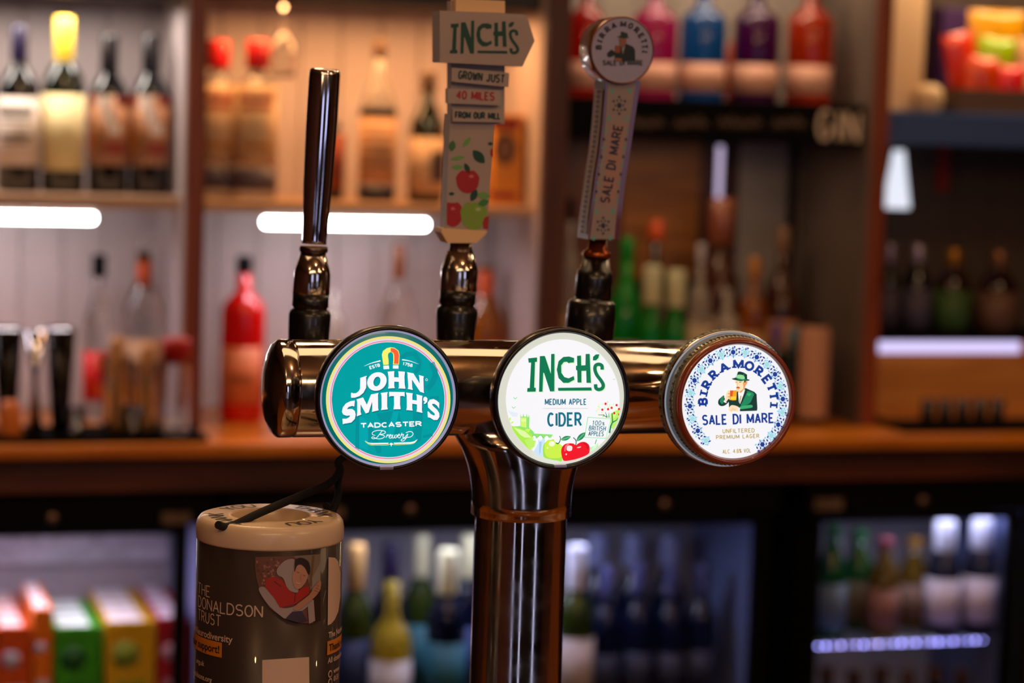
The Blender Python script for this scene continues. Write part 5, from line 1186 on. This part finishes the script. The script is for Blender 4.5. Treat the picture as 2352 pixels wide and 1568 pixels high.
# handle 3
YM = .105
MH = mat('maroon_plastic', '5a1e16', .35, coat=.4)
rows = [(1429, 185, 78), (1424, 230, 74), (1418, 280, 70), (1410, 345, 68), (1401, 400, 68), (1393, 460, 68), (1387, 510, 69), (1384, 550, 70)]
b = NB(); outl = [(x - wd / 2 + 2, y) for x, y, wd in rows] + [(x + wd / 2 + 4, y) for x, y, wd in reversed(rows)]
add_prism(b, [P(x, y, YM) for x, y in outl], Vector((0, .030, 0))); es = [e for e in b.edges if abs((e.verts[0].co - e.verts[1].co).y) < .001 and len(e.link_faces) == 2 and e.calc_face_angle(0) > 1]
bmesh.ops.bevel(b, geom=es, offset=.0025, segments=2, affect='EDGES'); h3 = TW.part('tap_handle', b, MH, label='maroon curved tap handle with round medallion and pale patterned panel')
A = Art(); PNL = ink('8e7e76'); pin = ink('a0786a')
A.poly([(x - wd / 2 + 6, y + 6) for x, y, wd in rows[:-1]] + [(1354, 549)] + [(1411, 549)] + [(x + wd / 2 - 8, y + 6) for x, y, wd in reversed(rows[:-1])], PNL, 2)
A.poly([(1404, 285), (1436, 285), (1412, 470), (1378, 470)], pin, 3)
dk, tq = ink('20283a'), ink('5a9a88')
for cx_, cy_, s_ in ((1422, 242, 1), (1385, 518, .95)):
    A.disc(cx_, cy_, 5.5, 7, dk, 4, 6)
    for q in range(6):
        t = R_(60 * q + 30); A.disc(cx_ + 15 * s_ * math.cos(t), cy_ + 19 * s_ * math.sin(t), 3.4, 3.8, dk, 4, 4)
        A.disc(cx_ + 9 * s_ * math.cos(t + .5), cy_ + 13 * s_ * math.sin(t + .5), 2.6, 2.8, dk, 4, 4)
    for dx in (-20, 20): 
        for dy in (-34, 30): A.disc(cx_ + dx * s_ - dy * .1, cy_ + dy * s_, 5, 6, tq, 4, 6)
for k in range(9):
    y = 300 + k * 20; xc_ = 1418 - (y - 280) * .147
    for s_ in (-1, 1): A.disc(xc_ + s_ * 25, y, 3, 5, dk if k % 2 else tq, 4, 4)
# SALE DI MARE reads upward
tx_, y_ = 1387, 470
text(A, 'SALE DI MARE', 1398, 466, 1429, 290, 19, 4.2, dk, 5, gap=.5)
TW.part('printed_panel', A.build(fmh(YM)), A.mats, h3)
A = Art()
for k in range(28):
    v = k / 27; y = 215 + v * 325; 
# pale side panel on the left flank
b = NB(); prev = None; PBs = [mat('khaki_side', '8a6a50', .4), ink('4a3a34')]
pts_f = []
for k in range(30):
    v = k / 29; y = 205 + v * 335
    for (xa_, ya_, wa_), (xb_, yb_, wb_) in zip(rows[:-1], rows[1:]):
        if ya_ <= y <= yb_ or (y > rows[-1][1] - 1):
            f_ = (y - ya_) / (yb_ - ya_); xq = (xa_ + (xb_ - xa_) * f_) - (wa_ + (wb_ - wa_) * f_) / 2 + 2; break
    pts_f.append(P(xq, y, YM))
for k in range(29):
    a, c_ = pts_f[k], pts_f[k + 1]
    vs = [b.verts.new(q + Vector((-.0006, dy, 0))) for q, dy in ((a, .005), (c_, .005), (c_, .026), (a, .026))]; b.faces.new(vs)
    m_ = (a + c_) / 2 + Vector((-.0009, .0155, 0)); dz_ = (a - c_) * .36
    f = b.faces.new([b.verts.new(m_ + dz_), b.verts.new(m_ + Vector((0, .006, 0))), b.verts.new(m_ - dz_), b.verts.new(m_ - Vector((0, .006, 0)))]); f.material_index = 1
TW.part('side_panel', b, PBs, h3)
cM = P(1429, 115.5, YM - .004); Mm = frame(cM, Vector((0, -1, 0))); rm = px(78, cM)
b = NB(); add_lathe(b, [(0, -.036), (rm * .9, -.036), (rm * .99, -.030), (rm * 1.0, -.006), (rm * 1.0, -.001), (rm * .985, .001), (rm * .955, .0012), (rm * .94, 0)], Mm, n=64); TW.part('medallion', b, mat('bronze_plastic', '7a4a30', .22, .5, coat=.5), h3)
b = NB(); add_lathe(b, [(0, .0003), (rm * .95, .0003)], Mm, n=64); TW.part('medallion_face', b, mat('parchment_face', '8c7a6a', .3, coat=.3), h3)
fmm = fmh(YM - .0046); A = Art()
for ch, t in (('B', 4), ('I', 18), ('R', 33), ('R', 52), ('A', 70), ('M', 94), ('O', 113), ('R', 131), ('E', 148), ('T', 162), ('T', 175), ('I', 187)):
    tg = (math.sin(R_(t)), -math.cos(R_(t))); nr = (-math.cos(R_(t)), -math.sin(R_(t))); o = (1428 - 53 * math.cos(R_(t)), 112 - 57 * math.sin(R_(t))); h = 11; wv = {'I': .01, 'M': 10}.get(ch, 7.5)
    glyph(A, ch, (o[0] - nr[0] * h / 2 - tg[0] * wv / 2, o[1] - nr[1] * h / 2 - tg[1] * wv / 2), (tg[0] * wv, tg[1] * wv), (nr[0] * h, nr[1] * h), 3, ink('1c1c30'), 3, slab=.9)
text(A, 'SALE DI MARE', 1385, 149, 1476, 149, 10, 2.4, ink('3a3a3c'), 3)
mm = lambda x, y: (1428 + (x - 1060) * .064 - 1, 108 + (y - 900) * .068)
for pts, cc, L in (([(1250, 790), (1480, 890), (1550, 1000), (1560, 1375), (1080, 1390), (830, 1290), (820, 1100), (1040, 880)], '0a1814', 3), ([(700, 980), (560, 1100), (555, 1200), (620, 1255), (820, 1180), (830, 1070)], '0a1814', 3),
        ([(985, 600), (1240, 610), (1240, 760), (1120, 920), (1010, 850)], '8a5a40', 4), ([(890, 550), (1040, 520), (1060, 370), (1280, 440), (1290, 560), (1350, 585), (1130, 612)], '14301c', 5), ([(845, 850), (1025, 845), (1008, 1100), (828, 1090)], '8a4418', 5), ([(1060, 900), (1200, 850), (1110, 1150)], '8a8480', 4), ([(850, 1260), (1080, 1290), (1060, 1390), (840, 1385)], '8a5a40', 5)):
    A.poly(shift(pts, mm), ink(cc), L)
TW.part('medallion_print', A.build(fmm), A.mats, h3)
b = NB(); px_lathe(b, [(1374, 545, 40), (1372, 572, 44), (1371, 578, 62), (1370, 586, 68), (1370, 590, 62)], YH, 40); TW.part('neck', b, mat('copper_neck', '9a4a24', .25, .8), h3)
b = NB(); px_lathe(b, [(1369.5, 590, 60), (1368, 620, 70), (1367.5, 622, 80), (1366, 640, 84), (1362.5, 682, 86), (1362, 686, 80), (1361.5, 690, 96), (1360, 696, 110), (1357, 735, 115), (1353, 772, 112), (1350, 800, 100), (1348, 830, 90)], YH, 48); TW.part('collar', b, BLACKP, h3)
b = NB(); add_tube(b, [P(1348, 820, YH), P(1348, 868, YH), P(1348, 880, .03)], .012, 16); TW.part('spout_stem', b, CHROME, h3)

# ================================================================== COLLECTION CAN
YC = -.06
pc = P(619.5, 1260, YC); ccx = pc.x; RC = px(168, pc) * .995; zl = P(619, 1255, YC - RC).z
CC = Vector((ccx, YC, BARZ))
CN = Thing('collection_can', CC, 'dark brown round charity collection can with cream lid, left of tower', 'collection can')
b = NB(); lathe_at(b, [(0, .0005), (RC * .98, .0005), (RC, .003), (RC, zl - BARZ - .002), (0, zl - BARZ - .002)], CC, n=96); cb_ = CN.part('body', b, mat('brown_label_wrap', '302422', .35, coat=.4))
lt = .0125; Rl = RC * 1.012; zt_ = zl - BARZ; RH = RC * .535
b = NB(); lathe_at(b, [(0, zt_ - .004), (Rl * .985, zt_ - .004), (Rl, zt_ - .002), (Rl, zt_ + lt * .45), (Rl * .985, zt_ + lt * .8), (Rl * .95, zt_ + lt), (Rl * .9, zt_ + lt * 1.06), (RH * 1.08, zt_ + lt * 1.06), (RH * 1.02, zt_ + lt * 1.1), (RH, zt_ + lt * .95), (RH * .98, zt_ + .003), (RH * .9, zt_ + .002), (0, zt_ + .002)], CC, n=96)
lid = CN.part('lid', b, mat('cream_lid', 'd8bc9c', .35, noise=.08, scale=50, coat=.2))
ztop_ = zl + lt * 1.06
def lidtext(s, degs):
    global A
    A = Art()
    for ch, d in zip(s, degs):
        t = R_(d); rr = Rl * .735; h = Rl * .20; wv = {'I': .0001}.get(ch, Rl * .145)
        nr = (math.sin(t), -math.cos(t)); tg = (-math.cos(t), -math.sin(t)); o = (ccx + nr[0] * rr, YC + nr[1] * rr)   # tops outward, clockwise from above
        glyph(A, ch, (o[0] - nr[0] * h / 2 - tg[0] * wv / 2, o[1] - nr[1] * h / 2 - tg[1] * wv / 2), (tg[0] * wv, tg[1] * wv), (nr[0] * h, nr[1] * h), .0022, ink('1c1410'), 1)
for w_, dg_ in (('THANK', [-43, -57, -71, -85, -99]), ('YOU', [41, 27, 13]), ('THANK', [137, 123, 109, 95, 81]), ('YOU', [-139, -153, -167])):
    lidtext(w_, dg_); CN.part('lid_lettering', A.build(lambda x, y, L: Vector((x, y, ztop_ + .0002))), A.mats, lid)
# label artwork
def can_px(x, y, L):
    d = ray(x, y); ox, oy = CAM.x - ccx, CAM.y - YC; a = d.x ** 2 + d.y ** 2; bb = ox * d.x + oy * d.y; rr = RC + .00025 * L
    disc = bb * bb - a * (ox * ox + oy * oy - rr * rr)
    t = (-bb - math.sqrt(max(disc, 0))) / a; return CAM + d * t
def can_sz(s, z, L):                                   # s = arc metres from the camera facing line, z height
    th = math.atan2(CAM.x - ccx, -(CAM.y - YC)); rr = RC + .00025 * L; a = th - s / RC
    return Vector((ccx + rr * math.sin(th + s / RC) if False else ccx + rr * math.sin(th + s / RC), YC - rr * math.cos(th + s / RC), z))
U = lambda x, y: (420 + x / 2.8625, 1020 + y / 2.8625)
A = Art(); bgp = ink('7a4a38'); sh_ = ink('3a2c2c')
D = [(476, 742), (600, 738), (740, 735), (905, 722), (905, 1165), (860, 1180), (760, 1172), (665, 1145), (570, 1075), (510, 980), (482, 870), (474, 800)]
A.poly(shift(D, U), ink('6a4434'), 2)
rr_ = random.Random(5)
for k in range(70):
    x, y = rr_.uniform(485, 640), rr_.uniform(750, 930)
    if x < 500 + (y - 900) * .4: continue
    A.disc(*U(x, y), rr_.uniform(1.5, 4), rr_.uniform(1.5, 4), rr_.choice([ink('8a5a48'), ink('5a3428'), ink('9a6a58'), ink('7a4440')]), 3, 8)
A.poly(shift([(725, 735), (905, 722), (905, 900), (840, 960), (800, 800)], U), ink('7a6a5c'), 3)
A.stroke(shift([(860, 730), (838, 930)], U), 5, ink('6a5034'), 4); A.poly(shift([(850, 880), (905, 770), (905, 950), (850, 980)], U), ink('8a8078'), 4)
A.poly(shift([(830, 1000), (905, 930), (905, 1160), (860, 1178)], U), ink('2c2018'), 4)
GR, GR2 = ink('9a8c8a'), ink('6e6060')
sm = lambda pts: smoothline(shift(pts, U), 3, True)
A.poly(sm([(730, 755), (670, 765), (620, 820), (625, 860), (660, 880), (690, 950), (740, 975), (760, 960), (725, 880), (735, 800)]), GR, 5)
A.poly(sm([(500, 945), (540, 940), (600, 1000), (640, 1070), (720, 1070), (830, 1010), (850, 1040), (760, 1110), (680, 1145), (640, 1125), (570, 1065), (515, 990)]), GR, 5)
A.poly((lambda p: shift(p, U))([(545, 880), (600, 870), (650, 890), (700, 960), (740, 985), (790, 940), (830, 930), (830, 980), (740, 1050), (640, 1075), (600, 1010), (540, 940)]), ink('a02414'), 6)
A.stroke(sm([(600, 900), (680, 960), (730, 1000)])[:-6], 1.6, sh_, 7); A.stroke(shift([(740, 985), (735, 1040)], U), 1.5, sh_, 7)
A.poly(shift([(820, 1050), (860, 1020), (870, 1160), (830, 1180)], U), GR, 6)
A.poly(shift([(680, 1140), (720, 1100), (780, 1095), (820, 1160), (760, 1172), (690, 1152)], U), ink('3c3044'), 7)
A.poly(sm([(740, 800), (780, 785), (825, 830), (815, 890), (780, 940), (745, 950), (722, 900), (725, 840)]), ink('b08068'), 7)
A.poly(sm([(735, 800), (740, 760), (780, 745), (825, 770), (838, 820), (828, 860), (805, 815), (775, 790), (750, 800), (735, 840)]), ink('2c1c18'), 8)
A.stroke(shift([(750, 838), (768, 845)], U), .8, sh_, 9); A.stroke(shift([(790, 858), (806, 866)], U), .8, sh_, 9); A.stroke(shift([(780, 850), (772, 885), (784, 892)], U), .7, ink('8a5a48'), 9)
A.stroke(sm([(745, 905), (765, 915), (785, 905)])[:-4], 1.1, ink('d8c0b4'), 9)
A.poly(sm([(830, 990), (860, 940), (905, 895), (905, 950), (880, 990), (850, 1020), (760, 1090), (730, 1070)]), ink('a87860'), 8)
for k in range(3): A.stroke(shift([(862 + k * 10, 958 - k * 16), (895, 972 - k * 20)], U), .7, ink('7a4c3c'), 9)
CN.part('printed_photograph', A.build(can_px, 4), A.mats, cb_)
A = Art(); CW = ink('c8ac94')
A.poly(shift([(958, 742), (1000, 745), (1022, 770), (1036, 850), (1036, 1000), (1022, 1100), (1000, 1150), (975, 1180), (952, 1190)], U), CW, 2)
CN.part('pale_label_shape', A.build(can_px, 3), A.mats, cb_); A = Art()
A.poly(shift([(522, 1418), (830, 1398), (832, 1575), (522, 1575)], U), CW, 2)
CN.part('blank_label_square', A.build(can_px, 3), A.mats, cb_)
def zc(x, y):                                           # crop position -> (arc, z) on the can
    p = can_px(*U(x, y), 0); th = math.atan2(CAM.x - ccx, -(CAM.y - YC)); a = math.atan2(p.x - ccx, -(p.y - YC)); return ((a - th) * RC, p.z)
A = Art()
def ctext(s, xa, ya, xe, h, wd, m, gap=.4):
    s0, z0 = zc(xa, ya); s1, _ = zc(xe, ya)
    T = Art(); text(T, s, s0, -z0, s1, -z0, h, wd, m, 3, gap=gap)
    for pts, mi, L in T.p: A.poly([(x, -y) for x, y in pts], T.mats[mi], L)
ctext('THE', 108, 975, 182, .0078, .0009, CW); ctext('DONALDSON', 108, 1062, 524, .0078, .0010, CW, .32); ctext('TRUST', 108, 1150, 252, .0078, .0009, CW)
def bfont(s, size, ofs=0):
    cu = bpy.data.curves.new('t', 'FONT'); cu.body = s; cu.size = size; cu.offset = ofs; o = bpy.data.objects.new('t', cu); COL.objects.link(o)
    dg = bpy.context.evaluated_depsgraph_get(); me = bpy.data.meshes.new_from_object(o.evaluated_get(dg)); r = ([tuple(v.co[:2]) for v in me.vertices], [tuple(p_.vertices) for p_ in me.polygons])
    bpy.data.objects.remove(o); bpy.data.curves.remove(cu); bpy.data.meshes.remove(me); return r
def cfont(s, xe, ye, size, m, xs=None, left=False, L=3):      # right end (or left end) at crop position
    vs, fs = bfont(s, size, .00012); w_ = max(v[0] for v in vs); s1, z1 = zc(xe, ye); s0 = s1 if left else s1 - w_
    for f in fs: A.poly([(s0 + vs[i][0], z1 + vs[i][1]) for i in f], m, L)
    return s0, w_, z1
cfont('for Neurodiversity', 330, 1305, .0072, CW)
ORB = ink('c8781c'); s0, w_, z1 = cfont('your support!', 246, 1372, .0078, ink('20160f'), L=5)
A.poly([(s0 - .002, z1 - .003), (s0 + w_ + .002, z1 - .003), (s0 + w_ + .002, z1 + .008), (s0 - .002, z1 + .008)], ORB, 3)
cfont('.org.uk', 146, 1458, .0052, CW); cfont('donaldsons.org', 195, 1566, .0056, CW)
cfont('The National', 952, 1272, .0060, CW, left=True)
s0, w_, z1 = cfont('Thank you', 952, 1360, .0075, ink('20160f'), left=True, L=5); A.poly([(s0 - .0016, z1 - .0026), (s0 + w_, z1 - .0026), (s0 + w_, z1 + .0076), (s0 - .0016, z1 + .0076)], ORB, 3)
cfont('All donations', 948, 1440, .0058, CW, left=True); cfont('www', 985, 1505, .0056, CW, left=True); cfont('0131', 985, 1556, .0056, CW, left=True)
for y in (1508, 1560):
    q = zc(963, y); A.disc(q[0], q[1], .0028, .0028, CW, 3, 20); A.disc(q[0], q[1], .0018, .0018, ink('302422'), 4, 16)
CN.part('lettering', A.build(can_sz, .004), A.mats, cb_)
# cord
b = NB(); CORD = mat('black_cord', '0c0908', .8, bump=.8, scale=900)
pA = Vector((*P(496, 1237, YC - .035).xy, 0)); 
A1 = P(500, 1239, YC - .040); B1 = P(748, 1203, YC + .03); T1 = P(783, 1100, YC + .01); T0 = P(790, 1040, -.035)
A1.z = ztop_; 
pts = [A1 + Vector((0, 0, .0008)), P(530, 1208, YC - .03), P(600, 1176, YC - .02), P(690, 1138, YC + .01), P(755, 1110, YC + .03), P(780, 1080, YC + .045), P(786, 1052, -.01), (c1x + .031, -.001, TZ - TR - .004)]
cr_ = .0030
add_tube(b, smoothline([tuple(p_) for p_ in pts], 6), cr_, 10)
B2 = Vector((B1.x, B1.y, ztop_ + .001))
pts = [B2, P(762, 1175, YC + .02), P(776, 1140, YC + .03), P(776, 1110, YC + .045), P(782, 1080, YC + .055), P(786, 1052, .0), (c1x + .034, .003, TZ - TR - .004)]
add_tube(b, smoothline([tuple(p_) for p_ in pts], 6), cr_ * .95, 10)
# loop round the crossbar
xcord = c1x + .031; add_tube(b, [(xcord, (TR + cr_ + .0003) * math.cos(a_), TZ + (TR + cr_ + .0003) * math.sin(a_)) for a_ in [2 * math.pi * i / 40 for i in range(40)]], cr_ * .9, 8, closed=True)
CN.part('cord', b, CORD)
